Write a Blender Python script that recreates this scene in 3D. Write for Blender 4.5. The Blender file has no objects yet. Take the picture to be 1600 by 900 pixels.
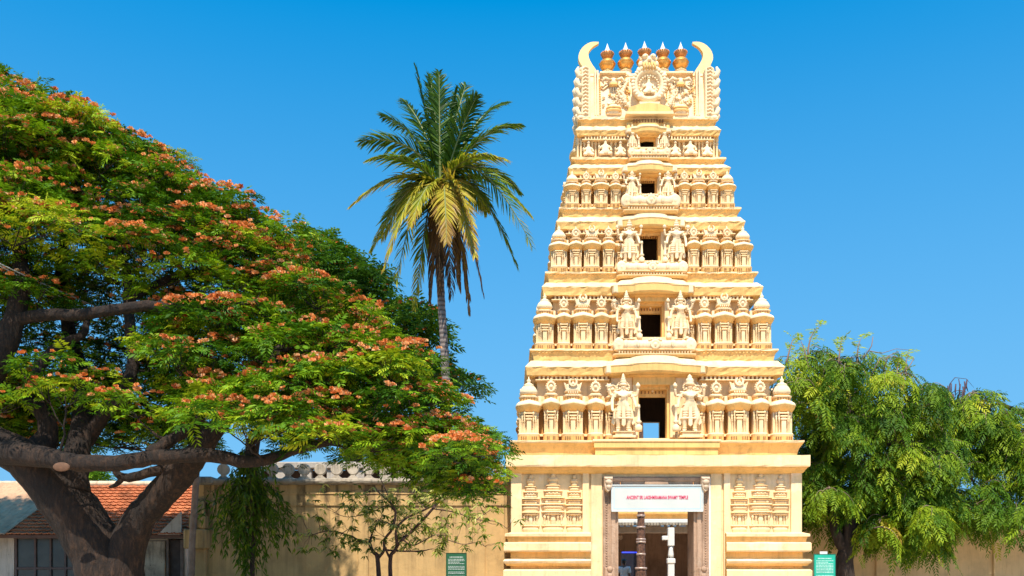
import bpy, bmesh, math, random
import numpy as np
from mathutils import Vector, Matrix
R = math.radians
S = bpy.context.scene
COL = S.collection
random.seed(7); rng = np.random.default_rng(11)

# ---------------------------------------------------------------- camera, sky, sun, exposure
F = 1484.0                                  # focal length in photo pixels
EYE = 1.6
cam_d = bpy.data.cameras.new('camera'); cam = bpy.data.objects.new('camera', cam_d); COL.objects.link(cam)
cam.location = (0, 0, EYE); cam.rotation_euler = (R(90), 0, 0)
cam_d.sensor_fit = 'HORIZONTAL'; cam_d.sensor_width = 36.0
cam_d.lens = 36.0 * F / 1600.0
cam_d.shift_y = 450.0 / 1600.0
cam_d.clip_start = 0.1; cam_d.clip_end = 3000
S.camera = cam
S.render.resolution_x = 1024; S.render.resolution_y = 576

SUN_EL, SUN_AZ = 60.0, -3.0                # azimuth: degrees to the left of straight behind the camera
W = bpy.data.worlds.new('World'); S.world = W; W.use_nodes = True
nt = W.node_tree; nt.nodes.clear()
out = nt.nodes.new('ShaderNodeOutputWorld'); bg = nt.nodes.new('ShaderNodeBackground')
sky = nt.nodes.new('ShaderNodeTexSky'); sky.sky_type = 'NISHITA'; sky.sun_disc = False
sky.sun_elevation = R(SUN_EL); sky.sun_rotation = R(180 + 3); sky.air_density = 1.0; sky.dust_density = 0.25; sky.ozone_density = 2.5
hsv = nt.nodes.new('ShaderNodeHueSaturation'); hsv.inputs['Saturation'].default_value = 1.46; hsv.inputs['Value'].default_value = 1.18
hsv.inputs['Hue'].default_value = 0.487
gm = nt.nodes.new('ShaderNodeMixRGB'); gm.blend_type = 'MULTIPLY'; gm.inputs[0].default_value = 1.0
gm.inputs[2].default_value = (0.80, 1.08, 1.06, 1)
tcn = nt.nodes.new('ShaderNodeTexCoord'); mpn = nt.nodes.new('ShaderNodeMapping'); mpn.vector_type = 'POINT'
mpn.inputs['Scale'].default_value = (1, 1, 0.85); mpn.inputs['Location'].default_value = (0, 0, 0.16)
nt.links.new(tcn.outputs['Generated'], mpn.inputs[0]); nt.links.new(mpn.outputs[0], sky.inputs[0])
nt.links.new(sky.outputs[0], hsv.inputs['Color']); nt.links.new(hsv.outputs[0], gm.inputs[1])
spn = nt.nodes.new('ShaderNodeSeparateXYZ'); nt.links.new(tcn.outputs['Generated'], spn.inputs[0])
hr = nt.nodes.new('ShaderNodeValToRGB'); he = hr.color_ramp.elements; he[0].position = 0.0; he[0].color = (.85,.85,.85,1); he[1].position = .52; he[1].color = (0,0,0,1)
nt.links.new(spn.outputs['Z'], hr.inputs[0]); hm_ = nt.nodes.new('ShaderNodeMixRGB'); hm_.inputs[2].default_value = (1.15, 2.2, 3.35, 1)
nt.links.new(hr.outputs[0], hm_.inputs[0]); nt.links.new(gm.outputs[0], hm_.inputs[1]); nt.links.new(hm_.outputs[0], bg.inputs[0]); bg.inputs[1].default_value = 0.14
nt.links.new(bg.outputs[0], out.inputs[0])
sd = bpy.data.lights.new('sun', 'SUN'); sun = bpy.data.objects.new('sun', sd); COL.objects.link(sun)
sd.energy = 5.0; sd.angle = R(0.55); sd.color = (1.0, 0.93, 0.80)
sdir = Vector((math.sin(R(SUN_AZ)) * math.cos(R(SUN_EL)), -math.cos(R(SUN_AZ)) * math.cos(R(SUN_EL)), math.sin(R(SUN_EL))))
sun.rotation_euler = sdir.to_track_quat('Z', 'Y').to_euler(); sun.location = (-20, -30, 40)
S.view_settings.view_transform = 'Standard'; S.view_settings.look = 'None'
S.view_settings.exposure = 0.62; S.view_settings.gamma = 1.0

# ---------------------------------------------------------------- helpers
def P(px, py, Y): return Vector(((px - 800) * Y / F, Y, EYE + (900 - py) * Y / F))

def link(name, me, parent=None, loc=None, rz=0.0, scale=None):
    o = bpy.data.objects.new(name, me); COL.objects.link(o)
    if parent is not None: o.parent = parent
    if loc is not None: o.location = loc
    o.rotation_euler = (0, 0, rz)
    if scale is not None: o.scale = scale
    return o
def tag(o, label=None, cat=None, group=None, kind=None):
    if label: o['label'] = label
    if cat: o['category'] = cat
    if group: o['group'] = group
    if kind: o['kind'] = kind
    return o
def empty(name, loc, label, cat, group=None, rz=0):
    o = bpy.data.objects.new(name, None); COL.objects.link(o); o.location = loc; o.rotation_euler = (0, 0, rz)
    o.empty_display_size = 0.2
    return tag(o, label, cat, group)

class MB:
    def __init__(s): s.v = []; s.f = []; s.m = []; s.sm = []
    def add(s, vs, fs, mi=0, smooth=False):
        b = len(s.v); s.v += [tuple(p) for p in vs]
        for i, f in enumerate(fs):
            s.f.append(tuple(b + k for k in f)); s.m.append(mi if not isinstance(mi, list) else mi[i]); s.sm.append(smooth)
        return s
    def box(s, x0, x1, y0, y1, z0, z1, mi=0):
        vs = [(x0,y0,z0),(x1,y0,z0),(x1,y1,z0),(x0,y1,z0),(x0,y0,z1),(x1,y0,z1),(x1,y1,z1),(x0,y1,z1)]
        return s.add(vs, [(0,3,2,1),(4,5,6,7),(0,1,5,4),(1,2,6,5),(2,3,7,6),(3,0,4,7)], mi)
    def bbox(s, x0, x1, y0, y1, z0, z1, b=0.02, mi=0):
        """box with chamfered edges"""
        xs, ys, zs = (x0, x1), (y0, y1), (z0, z1); vs = []; idx = {}
        for i in (0,1):
            for j in (0,1):
                for k in (0,1):
                    sx, sy, sz = (1 if i == 0 else -1), (1 if j == 0 else -1), (1 if k == 0 else -1)
                    for a in range(3):
                        p = [xs[i], ys[j], zs[k]]
                        for c, sg in enumerate((sx, sy, sz)):
                            if c != a: p[c] += sg * b
                        # vertex a lies on the face perpendicular to axis a
                        idx[(i,j,k,a)] = len(vs); vs.append(p)
        fs = []
        g = lambda i,j,k,a: idx[(i,j,k,a)]
        fs.append([g(0,0,0,0),g(0,0,1,0),g(0,1,1,0),g(0,1,0,0)]); fs.append([g(1,0,0,0),g(1,1,0,0),g(1,1,1,0),g(1,0,1,0)])
        fs.append([g(0,0,0,1),g(1,0,0,1),g(1,0,1,1),g(0,0,1,1)]); fs.append([g(0,1,0,1),g(0,1,1,1),g(1,1,1,1),g(1,1,0,1)])
        fs.append([g(0,0,0,2),g(0,1,0,2),g(1,1,0,2),g(1,0,0,2)]); fs.append([g(0,0,1,2),g(1,0,1,2),g(1,1,1,2),g(0,1,1,2)])
        for i in (0,1):
            for j in (0,1):
                fs.append([g(i,j,0,0),g(i,j,1,0),g(i,j,1,1),g(i,j,0,1)])
                fs.append([g(0,i,j,1),g(1,i,j,1),g(1,i,j,2),g(0,i,j,2)])
                fs.append([g(i,0,j,0),g(i,1,j,0),g(i,1,j,2),g(i,0,j,2)])
        for i in (0,1):
            for j in (0,1):
                for k in (0,1): fs.append([g(i,j,k,0),g(i,j,k,1),g(i,j,k,2)])
        return s.add(vs, fs, mi)
    def lathe(s, c, prof, n=16, sx=1, sy=1, mi=0, axis='z', smooth=True, a0=0, ph=0):
        """prof: list of (r, h[, mi])"""
        vs = []; fs = []; ms = []
        for q in prof:
            r, h = q[0], q[1]
            for k in range(n):
                a = a0 + 2*math.pi*k/n
                u, w = r*math.cos(a)*sx, r*math.sin(a)*sy
                if axis == 'z': vs.append((c[0]+u, c[1]+w, c[2]+h))
                elif axis == 'y': vs.append((c[0]+u, c[1]-h, c[2]+w))
                else: vs.append((c[0]+h, c[1]+u, c[2]+w))
        for i in range(len(prof)-1):
            m = prof[i+1][2] if len(prof[i+1]) > 2 else mi
            for k in range(n):
                k2 = (k+1) % n
                fs.append((i*n+k, i*n+k2, (i+1)*n+k2, (i+1)*n+k)); ms.append(m)
        fs.append(tuple(range(n-1,-1,-1))); ms.append(mi)
        fs.append(tuple((len(prof)-1)*n+k for k in range(n))); ms.append(prof[-1][2] if len(prof[-1]) > 2 else mi)
        return s.add(vs, fs, ms, smooth)
    def tube(s, pts, rad, n=8, mi=0, smooth=True):
        pts = [Vector(p) for p in pts]; vs = []; fs = []
        up = None
        for i, p in enumerate(pts):
            d = (pts[min(i+1, len(pts)-1)] - pts[max(i-1, 0)])
            if d.length < 1e-9: d = Vector((0,0,1))
            d.normalize()
            if up is None:
                up = d.orthogonal().normalized()
            up = (up - d*up.dot(d))
            if up.length < 1e-6: up = d.orthogonal()
            up.normalize(); sd_ = d.cross(up)
            r = rad[i] if hasattr(rad, '__len__') else rad
            for k in range(n):
                a = 2*math.pi*k/n
                vs.append(p + (up*math.cos(a) + sd_*math.sin(a))*r)
        for i in range(len(pts)-1):
            for k in range(n):
                k2 = (k+1) % n
                fs.append((i*n+k, i*n+k2, (i+1)*n+k2, (i+1)*n+k))
        fs.append(tuple(range(n-1,-1,-1))); fs.append(tuple((len(pts)-1)*n+k for k in range(n)))
        return s.add(vs, fs, mi, smooth)
    def plate(s, poly, y0, y1, mi=0, inset=0.0, smooth=False):
        """polygon in XZ (counter-clockwise seen from -y), front at y0, back at y1; inset chamfers the front"""
        n = len(poly); cx = sum(p[0] for p in poly)/n; cz = sum(p[1] for p in poly)/n
        fr = [(cx+(x-cx)*(1-inset), y0, cz+(z-cz)*(1-inset)) for x, z in poly]
        md = [(x, y0+(y1-y0)*0.35, z) for x, z in poly]; bk = [(x, y1, z) for x, z in poly]
        fs = [tuple(range(n)), tuple(3*n-1-k for k in range(n))]
        for k in range(n):
            k2 = (k+1) % n
            fs.append((n+k, n+k2, k2, k)); fs.append((2*n+k, 2*n+k2, n+k2, n+k))
        return s.add(fr+md+bk, fs, mi, smooth)
    def blob(s, c, r, n=8, mi=0):
        """small ellipsoid; r scalar or triple"""
        if not hasattr(r, '__len__'): r = (r, r, r)
        m = max(4, n//2 + 1)
        prof = [(math.sin(math.pi*i/m), -math.cos(math.pi*i/m)) for i in range(m+1)]
        prof[0] = (0.02, -1); prof[-1] = (0.02, 1)
        b = MB().lathe((0,0,0), prof, n)
        return s.add([(c[0]+x*r[0], c[1]+y*r[1], c[2]+z*r[2]) for x, y, z in b.v], b.f, mi, True)
    def mesh(s, name, mats):
        me = bpy.data.meshes.new(name); me.from_pydata(s.v, [], s.f)
        if not isinstance(mats, (list, tuple)): mats = [mats]
        for m in mats: me.materials.append(m)
        me.polygons.foreach_set('material_index', s.m); me.polygons.foreach_set('use_smooth', s.sm)
        me.update(); return me
    def obj(s, name, mats, parent=None, loc=None, rz=0.0): return link(name, s.mesh(name, mats), parent, loc, rz)

def quads_mesh(name, V, mat, tint=None, parent=None, smooth=False):
    """V: (N,4,3) numpy -> one mesh of N quads, with a per-face colour value 'tint' on corners"""
    N = len(V); me = bpy.data.meshes.new(name)
    me.vertices.add(N*4); me.vertices.foreach_set('co', V.astype(np.float32).ravel())
    me.loops.add(N*4); me.loops.foreach_set('vertex_index', np.arange(N*4, dtype=np.int32))
    me.polygons.add(N); me.polygons.foreach_set('loop_start', np.arange(0, N*4, 4, dtype=np.int32))
    me.polygons.foreach_set('loop_total', np.full(N, 4, dtype=np.int32))
    me.update(calc_edges=True)
    if tint is not None:
        at = me.attributes.new('tint', 'FLOAT', 'POINT'); at.data.foreach_set('value', np.repeat(tint, 4).astype(np.float32))
    me.materials.append(mat)
    o = link(name, me, parent); return o

# ---------------------------------------------------------------- materials
def newmat(name):
    m = bpy.data.materials.new(name); m.use_nodes = True; t = m.node_tree
    b = t.nodes['Principled BSDF']; return m, t, b
def N(t, kind, **kw):
    n = t.nodes.new(kind)
    for k, v in kw.items():
        if k in n.inputs: n.inputs[k].default_value = v
        else: setattr(n, k, v)
    return n
def ramp(t, src, stops):
    r = t.nodes.new('ShaderNodeValToRGB'); e = r.color_ramp.elements
    while len(e) > 1: e.remove(e[-1])
    e[0].position, e[0].color = stops[0][0], (*stops[0][1], 1)
    for p, c in stops[1:]:
        x = e.new(p); x.color = (*c, 1)
    t.links.new(src, r.inputs[0]); return r
def mixc(t, a, b, f, mode='MIX'):
    m = t.nodes.new('ShaderNodeMixRGB'); m.blend_type = mode
    for i, x in ((0, f), (1, a), (2, b)):
        if isinstance(x, (int, float)): m.inputs[i].default_value = x
        elif isinstance(x, tuple): m.inputs[i].default_value = (*x, 1)
        else: t.links.new(x, m.inputs[i])
    return m.outputs[0]
def worldpos(t, scale=(1,1,1)):
    g = t.nodes.new('ShaderNodeNewGeometry'); mp = t.nodes.new('ShaderNodeMapping')
    mp.inputs['Scale'].default_value = scale; t.links.new(g.outputs['Position'], mp.inputs[0]); return mp.outputs[0]
def bump(t, b, h, strength=0.3, dist=0.02):
    n = t.nodes.new('ShaderNodeBump'); n.inputs['Strength'].default_value = strength; n.inputs['Distance'].default_value = dist
    t.links.new(h, n.inputs['Height']); t.links.new(n.outputs[0], b.inputs['Normal'])

def plaster(name, col, var=0.10, streak=0.3, grime=(0.10,0.075,0.05), bumps=0.35, patch=None, rough=0.85):
    m, t, b = newmat(name)
    n1 = N(t, 'ShaderNodeTexNoise', Scale=1.3, Detail=6.0, Roughness=0.6); t.links.new(worldpos(t), n1.inputs[0])
    c2 = tuple(x*(1-var*1.6) for x in col); c3 = tuple(min(1, x*(1+var*.5)) for x in col)
    base = ramp(t, n1.outputs[0], [(0.3, c2), (0.5, col), (0.72, c3)]).outputs[0]
    if patch:
        n3 = N(t, 'ShaderNodeTexNoise', Scale=0.8, Detail=8.0, Roughness=0.7); t.links.new(worldpos(t, (1,1,1.4)), n3.inputs[0])
        f = ramp(t, n3.outputs[0], [(0.56, (0,0,0)), (0.62, (1,1,1))]).outputs[0]
        fm = mixc(t, (0,0,0), f, 0.55)
        base = mixc(t, base, patch, fm)
    n2 = N(t, 'ShaderNodeTexNoise', Scale=1.0, Detail=7.0, Roughness=0.75); t.links.new(worldpos(t, (7,7,0.8)), n2.inputs[0])
    f2 = ramp(t, n2.outputs[0], [(0.49, (0,0,0)), (0.66, (1,1,1))]).outputs[0]
    n5 = N(t, 'ShaderNodeTexNoise', Scale=22.0, Detail=3.0); t.links.new(worldpos(t), n5.inputs[0])
    f5 = ramp(t, n5.outputs[0], [(0.66, (0,0,0)), (0.8, (1,1,1))]).outputs[0]
    n6 = N(t, 'ShaderNodeTexNoise', Scale=1.0, Detail=10.0, Roughness=0.72); t.links.new(worldpos(t, (2.2,2.2,5.0)), n6.inputs[0])
    f6 = ramp(t, n6.outputs[0], [(0.60, (0,0,0)), (0.70, (1,1,1))]).outputs[0]
    fx = mixc(t, mixc(t, f2, f5, 1.0, 'ADD'), f6, 1.0, 'ADD')
    fs = mixc(t, (0,0,0), fx, streak)
    t.links.new(mixc(t, base, grime, fs), b.inputs['Base Color'])
    b.inputs['Roughness'].default_value = rough; b.inputs['Specular IOR Level'].default_value = 0.25
    n4 = N(t, 'ShaderNodeTexNoise', Scale=9.0, Detail=9.0, Roughness=0.65); t.links.new(worldpos(t), n4.inputs[0])
    bump(t, b, n4.outputs[0], bumps, 0.03)
    return m

CREAM = plaster('cream_paint', (0.86,0.61,0.33), 0.10, 0.26, (0.30,0.19,0.11), patch=(0.86,0.66,0.46))
OCHRE = plaster('yellow_paint', (0.82,0.49,0.17), 0.12, 0.32, (0.28,0.16,0.05))
PALE = plaster('pale_stucco', (0.86,0.65,0.40), 0.10, 0.28, (0.34,0.20,0.12), bumps=0.5, patch=(0.84,0.52,0.26))
GAP = plaster('dark_red_recess_shade', (0.30,0.13,0.05), .2, .3)  # shade of deep gaps painted in: slots, dentil gaps, shrine feet
RECESS = plaster('recess_orange_shade', (0.56,0.27,0.08), .15, .3)  # shade between the shrine columns put into the colour
TW = [CREAM, OCHRE, PALE, GAP, RECESS]
DARKIN = plaster('shade_darkened_plaster', (0.16,0.095,0.065), 0.2, 0.4, (0.03,0.02,0.02))  # cream interior walls, their lack of light put into the colour
STONE = plaster('weathered_granite', (0.42,0.27,0.18), 0.25, 0.45, (0.12,0.07,0.045), bumps=0.8, patch=(0.50,0.36,0.26))
def simple(name, col, rough=0.5, metal=0.0, noise=0.15, scale=6.0, bs=0.15):
    m, t, b = newmat(name)
    n1 = N(t, 'ShaderNodeTexNoise', Scale=scale, Detail=5.0); t.links.new(worldpos(t), n1.inputs[0])
    c = ramp(t, n1.outputs[0], [(0.3, tuple(x*(1-noise) for x in col)), (0.7, tuple(min(1, x*(1+noise)) for x in col))]).outputs[0]
    t.links.new(c, b.inputs['Base Color']); b.inputs['Roughness'].default_value = rough; b.inputs['Metallic'].default_value = metal
    if bs: bump(t, b, n1.outputs[0], bs, 0.01)
    return m
BRASS = simple('gilded_copper', (0.72,0.36,0.09), 0.38, 0.7, 0.3, 9.0)
BRASSD = simple('tarnished_copper', (0.52,0.22,0.07), 0.5, 0.5, 0.35, 9.0)
WHITE = simple('white_paint', (0.70,0.66,0.60), 0.6, 0, 0.05)

# ================================================================= GROUND
m, t, b = newmat('dusty_ground')
n1 = N(t, 'ShaderNodeTexNoise', Scale=0.35, Detail=9.0, Roughness=0.65); t.links.new(worldpos(t), n1.inputs[0])
t.links.new(ramp(t, n1.outputs[0], [(0.3,(0.42,0.31,0.20)),(0.55,(0.54,0.41,0.27)),(0.75,(0.60,0.48,0.33))]).outputs[0], b.inputs['Base Color'])
b.inputs['Roughness'].default_value = 0.95
n2 = N(t, 'ShaderNodeTexNoise', Scale=14.0, Detail=6.0); t.links.new(worldpos(t), n2.inputs[0]); bump(t, b, n2.outputs[0], 0.4, 0.03)
g = MB().add([(-900,-200,0),(900,-200,0),(900,1500,0),(-900,1500,0)], [(0,1,2,3)]).obj('ground', m)
tag(g, kind='structure')

# ================================================================= TEMPLE TOWER
CX, CY, HY = 4.26, 28.0, 2.5
tower = empty('temple_tower', (CX, CY, 0), 'tall cream and yellow temple gateway tower with five carved tiers and horned crown', 'temple tower')
def zt(py, yl): return EYE + (900 - py)*(CY + yl)/F
def lx(px, yl): return (px - 800)*(CY + yl)/F - CX

def ring_sweep(mb, prof, seg=24, wob=0.008, seed=0):
    """prof: (hx, yl, z, mi) bottom to top; rectangle rings centred on y=HY; edges subdivided and slightly uneven"""
    rr = random.Random(seed); n = None; vs = []; fs = []; ms = []
    for (hx, yl, z, mi) in prof:
        hy = HY - yl; ring = []
        cs = [(-hx,-hy),(hx,-hy),(hx,hy),(-hx,hy)]; sg = [seg, max(4,seg//2), 4, max(4,seg//2)]
        for c in range(4):
            a, b_ = cs[c], cs[(c+1)%4]
            for k in range(sg[c]):
                u = k/sg[c]; j = wob if k else 0
                ring.append((a[0]+(b_[0]-a[0])*u + rr.uniform(-j,j)*0.3, HY + a[1]+(b_[1]-a[1])*u + rr.uniform(-j,j), z + rr.uniform(-j,j)))
        n = len(ring); vs += ring
    for i in range(len(prof)-1):
        for k in range(n):
            k2 = (k+1)%n; fs.append((i*n+k, i*n+k2, (i+1)*n+k2, (i+1)*n+k)); ms.append(prof[i+1][3])
    mb.add(vs, fs, ms); return mb

def plan(w, d, n=13, e=3.2):
    """front half of a rounded rectangle, from +x to -x through -y"""
    pts = []
    for k in range(n):
        a = math.pi*k/(n-1); c, s = math.cos(a), math.sin(a)
        pts.append((w*math.copysign(abs(c)**(2/e), c), -d*abs(s)**(2/e)))
    return pts
def plan_sweep(mb, prof, cy=0.0, cx=0.0, n=13, e=3.2, back=0.08, zf=None):
    """prof: (w, d, z, mi)"""
    vs = []; fs = []; ms = []
    for (w, d, z, mi) in prof:
        pl = plan(w, d, n, e); pl = [(w, back)] + pl + [(-w, back)]
        for (x, y) in pl: vs.append((cx+x, cy+y, z + (zf(x/w) if zf else 0)))
    m_ = n + 2
    for i in range(len(prof)-1):
        for k in range(m_-1):
            fs.append((i*m_+k+1, i*m_+k, (i+1)*m_+k, (i+1)*m_+k+1)); ms.append(prof[i+1][3])
    fs.append(tuple(range(m_))); ms.append(prof[0][3])
    fs.append(tuple((len(prof)-1)*m_+k for k in range(m_-1,-1,-1))); ms.append(prof[-1][3])
    mb.add(vs, fs, ms, False)

# ---- shrines (miniature pavilions on each tier)
def shrine_meshes(kind, w, H, D):
    """returns dict name->mesh; origin at bottom centre on the wall side, front is -y"""
    cl = MB(); ev = MB(); tp = MB(); z = lambda f: f*H
    # base flare
    bs = MB()
    plan_sweep(bs, [(w*.98, D*.9, 0, 1), (w*1.02, D*.94, z(.03), 1), (w*1.0, D*1.0, z(.085), 1), (w*1.04, D*1.05, z(.11), 0), (w*.95, D*.92, z(.13), 0)])
    for k in range(3 if kind != 'P' else 2):
        for s in (-1, 1):
            x = s*w*(.28 + .2*k); bs.box(x-.014, x+.014, -D*1.0, -D*.8, z(.02), z(.07), 3)  # slots drawn as blocks in the shade colour
    # backing and colonnettes
    cl.box(-w*.88, w*.88, -D*.45, .08, z(.12), z(.47), 0)
    cw = w*(.20 if kind != 'P' else .24)
    cl.box(-cw, cw, -D*.92, -D*.4, z(.125), z(.40), 0)
    for f, e_ in ((.33,.03),(.375,.045),(.42,.07)):
        cl.bbox(-cw-e_, cw+e_, -D*.95-e_*.6, -D*.4, z(f), z(f+.022), .008, 0)
    xs = (.40,.60,.80) if kind != 'P' else (.48,.80)
    r = w*(.055 if kind != 'P' else .07)
    for i, u in enumerate(xs):
        for s in (-1, 1):
            c = (s*u*w, -D*(.82-.20*i), 0)
            cl.lathe(c, [(r*1.2, z(.12)), (r*1.2, z(.14)), (r*.85, z(.15)), (r*.85, z(.30)), (r*1.5, z(.315)), (r*1.0, z(.33)), (r*1.9, z(.35)), (r*1.0, z(.365)), (r*2.1, z(.395)), (r*1.1, z(.41)), (r*2.3, z(.44)), (r*1.3, z(.47))], 6)
    # curved eave
    plan_sweep(ev, [(w*.92, D*.85, z(.455), 1), (w*1.0, D*1.0, z(.475), 1), (w*1.14, D*1.22, z(.515), 1), (w*1.2, D*1.32, z(.545), 1), (w*1.2, D*1.33, z(.56), 2), (w*1.12, D*1.2, z(.59), 2), (w*.96, D*.98, z(.615), 2), (w*.86, D*.86, z(.625), 2)], zf=lambda u: .025*H*(1-abs(u))**1.5)
    # neck
    plan_sweep(tp, [(w*.74, D*.72, z(.60), 1), (w*.78, D*.76, z(.64), 1), (w*.82, D*.80, z(.68), 1), (w*.88, D*.88, z(.69), 2), (w*.9, D*.9, z(.705), 2), (w*.72, D*.7, z(.72), 2)])
    nd = 5 if kind != 'P' else 3
    for k in range(nd):
        x = (k-(nd-1)/2)*w*.24; tp.box(x-.016, x+.016, -D*.845, -D*.6, z(.632), z(.676), 3)  # neck slots, also blocks in the shade colour
    if kind == 'K':
        tp.lathe((0, -D*.25, 0), [(w*.62, z(.715), 2), (w*.70, z(.74), 1), (w*.78, z(.755), 2), (w*.82, z(.775), 2), (w*.78, z(.80), 2), (w*.62, z(.85), 2), (w*.45, z(.88), 2), (w*.50, z(.89), 2), (w*.36, z(.905), 2), (w*.20, z(.92), 2), (w*.12, z(.93), 2), (w*.20, z(.95), 2), (w*.19, z(.965), 2), (w*.07, z(.985), 2), (.004, z(1.03), 2)], 14, 1, .8)
    elif kind == 'S':
        plan_sweep(tp, [(w*.62, D*.6, z(.715), 1), (w*.64, D*.62, z(.755), 1), (w*.76, D*.76, z(.765), 2), (w*.70, D*.8, z(.79), 2), (w*.62, D*.7, z(.85), 2), (w*.50, D*.45, z(.885), 2)])
        a = .40*w; zc = z(.895); pol = []        # crescent, open at the top
        for k in range(15):
            th = R(-245 + 310*k/14); pol.append((a*math.cos(th), zc + a*math.sin(th)*.95))
        for k in range(14, -1, -1):
            th = R(-240 + 300*k/14); pol.append((a*.58*math.cos(th), zc + a*.12 + a*.62*math.sin(th)*.95))
        n = len(pol)//2
        for k in range(n-1):
            tp.plate([pol[k], pol[k+1], pol[2*n-2-k], pol[2*n-1-k]], -D*.95, -D*.4, 2)
        tp.blob((0, -D*.85, z(.87)), (w*.16, .05, z(.035)), 8, 2)
        for s in (-1, 1):                        # upturned leaf tips at the barrel's ends
            tp.plate([(s*w*.60, z(.77)), (s*w*.82, z(.90)), (s*w*.66, z(.885)), (s*w*.45, z(.85))][::s], -D*.6, -D*.15, 2)
        for k in range(5): tp.blob(((k-2)*w*.2, -D*.86, z(.735)), (w*.07, .03, z(.02)), 6, 2)
    else:
        r = w*.64; zc = z(.735) + r*1.05
        tp.lathe((0, -D*.1, zc), [(r*.75, 0, 2), (r*.92, .03, 2), (r*.95, D*.5, 2), (r*.86, D*.62, 2), (r*.66, D*.62, 2), (r*.60, D*.50, 2), (r*.40, D*.50, 2), (r*.30, D*.66, 2), (r*.1, D*.72, 2)], 18, 1, 1.12, axis='y')
        for k in range(12):
            th = R(-40 + 260*k/11); tp.blob((r*math.cos(th), -D*.42, zc + 1.12*r*math.sin(th)), (r*.17, D*.2, r*.17), 6, 2)
        tp.lathe((0,-D*.4,zc+r*1.05), [(r*.30,0),(r*.34,r*.15),(r*.16,r*.3),(r*.2,r*.42),(.005,r*.75)], 8, mi=2)
        tp.box(-w*.5, w*.5, -D*.55, -D*.1, z(.715), z(.74), 1)
    return dict(base=bs.mesh('plinth', TW), cl=cl.mesh('column_cluster', TW), ev=ev.mesh('eave', TW), tp=tp.mesh('cupola', TW))
NAME = dict(K='corner_shrine', S='barrel_roof_shrine', P='medallion_shrine')
def put_shrine(ms, kind, loc, rz=0):
    j = random.uniform; o = link(NAME[kind], ms['base'], tower, (loc[0]+j(-.015,.015), loc[1]+j(-.01,.01), loc[2]), rz+j(-.03,.03), (j(.97,1.03), 1, j(.98,1.015)))
    link('column_cluster', ms['cl'], o); link('eave', ms['ev'], o); link('cupola', ms['tp'], o)

# ---- figures by skin modifier
def skin(name, chains, mats, sub=1, root=0):
    """chains: list of lists of (pos, r) ; a chain may start with an int index of an existing vertex"""
    vs, es, rs = [], [], []
    for ch in chains:
        prev = None
        for q in ch:
            if isinstance(q, int): prev = q; continue
            vs.append(q[0]); rs.append(q[1]); i = len(vs)-1
            if prev is not None: es.append((prev, i))
            prev = i
    me = bpy.data.meshes.new(name); me.from_pydata(vs, es, [])
    o = bpy.data.objects.new(name, me); COL.objects.link(o)
    md = o.modifiers.new('skin', 'SKIN'); md.use_smooth_shade = True
    for i, sv in enumerate(me.skin_vertices[0].data):
        r = rs[i]; sv.radius = (r, r) if not hasattr(r, '__len__') else r
        sv.use_root = (i == root)
    if sub:
        sm = o.modifiers.new('sub', 'SUBSURF'); sm.levels = sub; sm.render_levels = sub
    dg = bpy.context.evaluated_depsgraph_get(); dg.update()
    em = bpy.data.meshes.new_from_object(o.evaluated_get(dg))
    bpy.data.objects.remove(o); bpy.data.meshes.remove(me)
    em.name = name; em.materials.clear()
    for m_ in mats: em.materials.append(m_)
    em.polygons.foreach_set('use_smooth', [True]*len(em.polygons))
    return em

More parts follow.
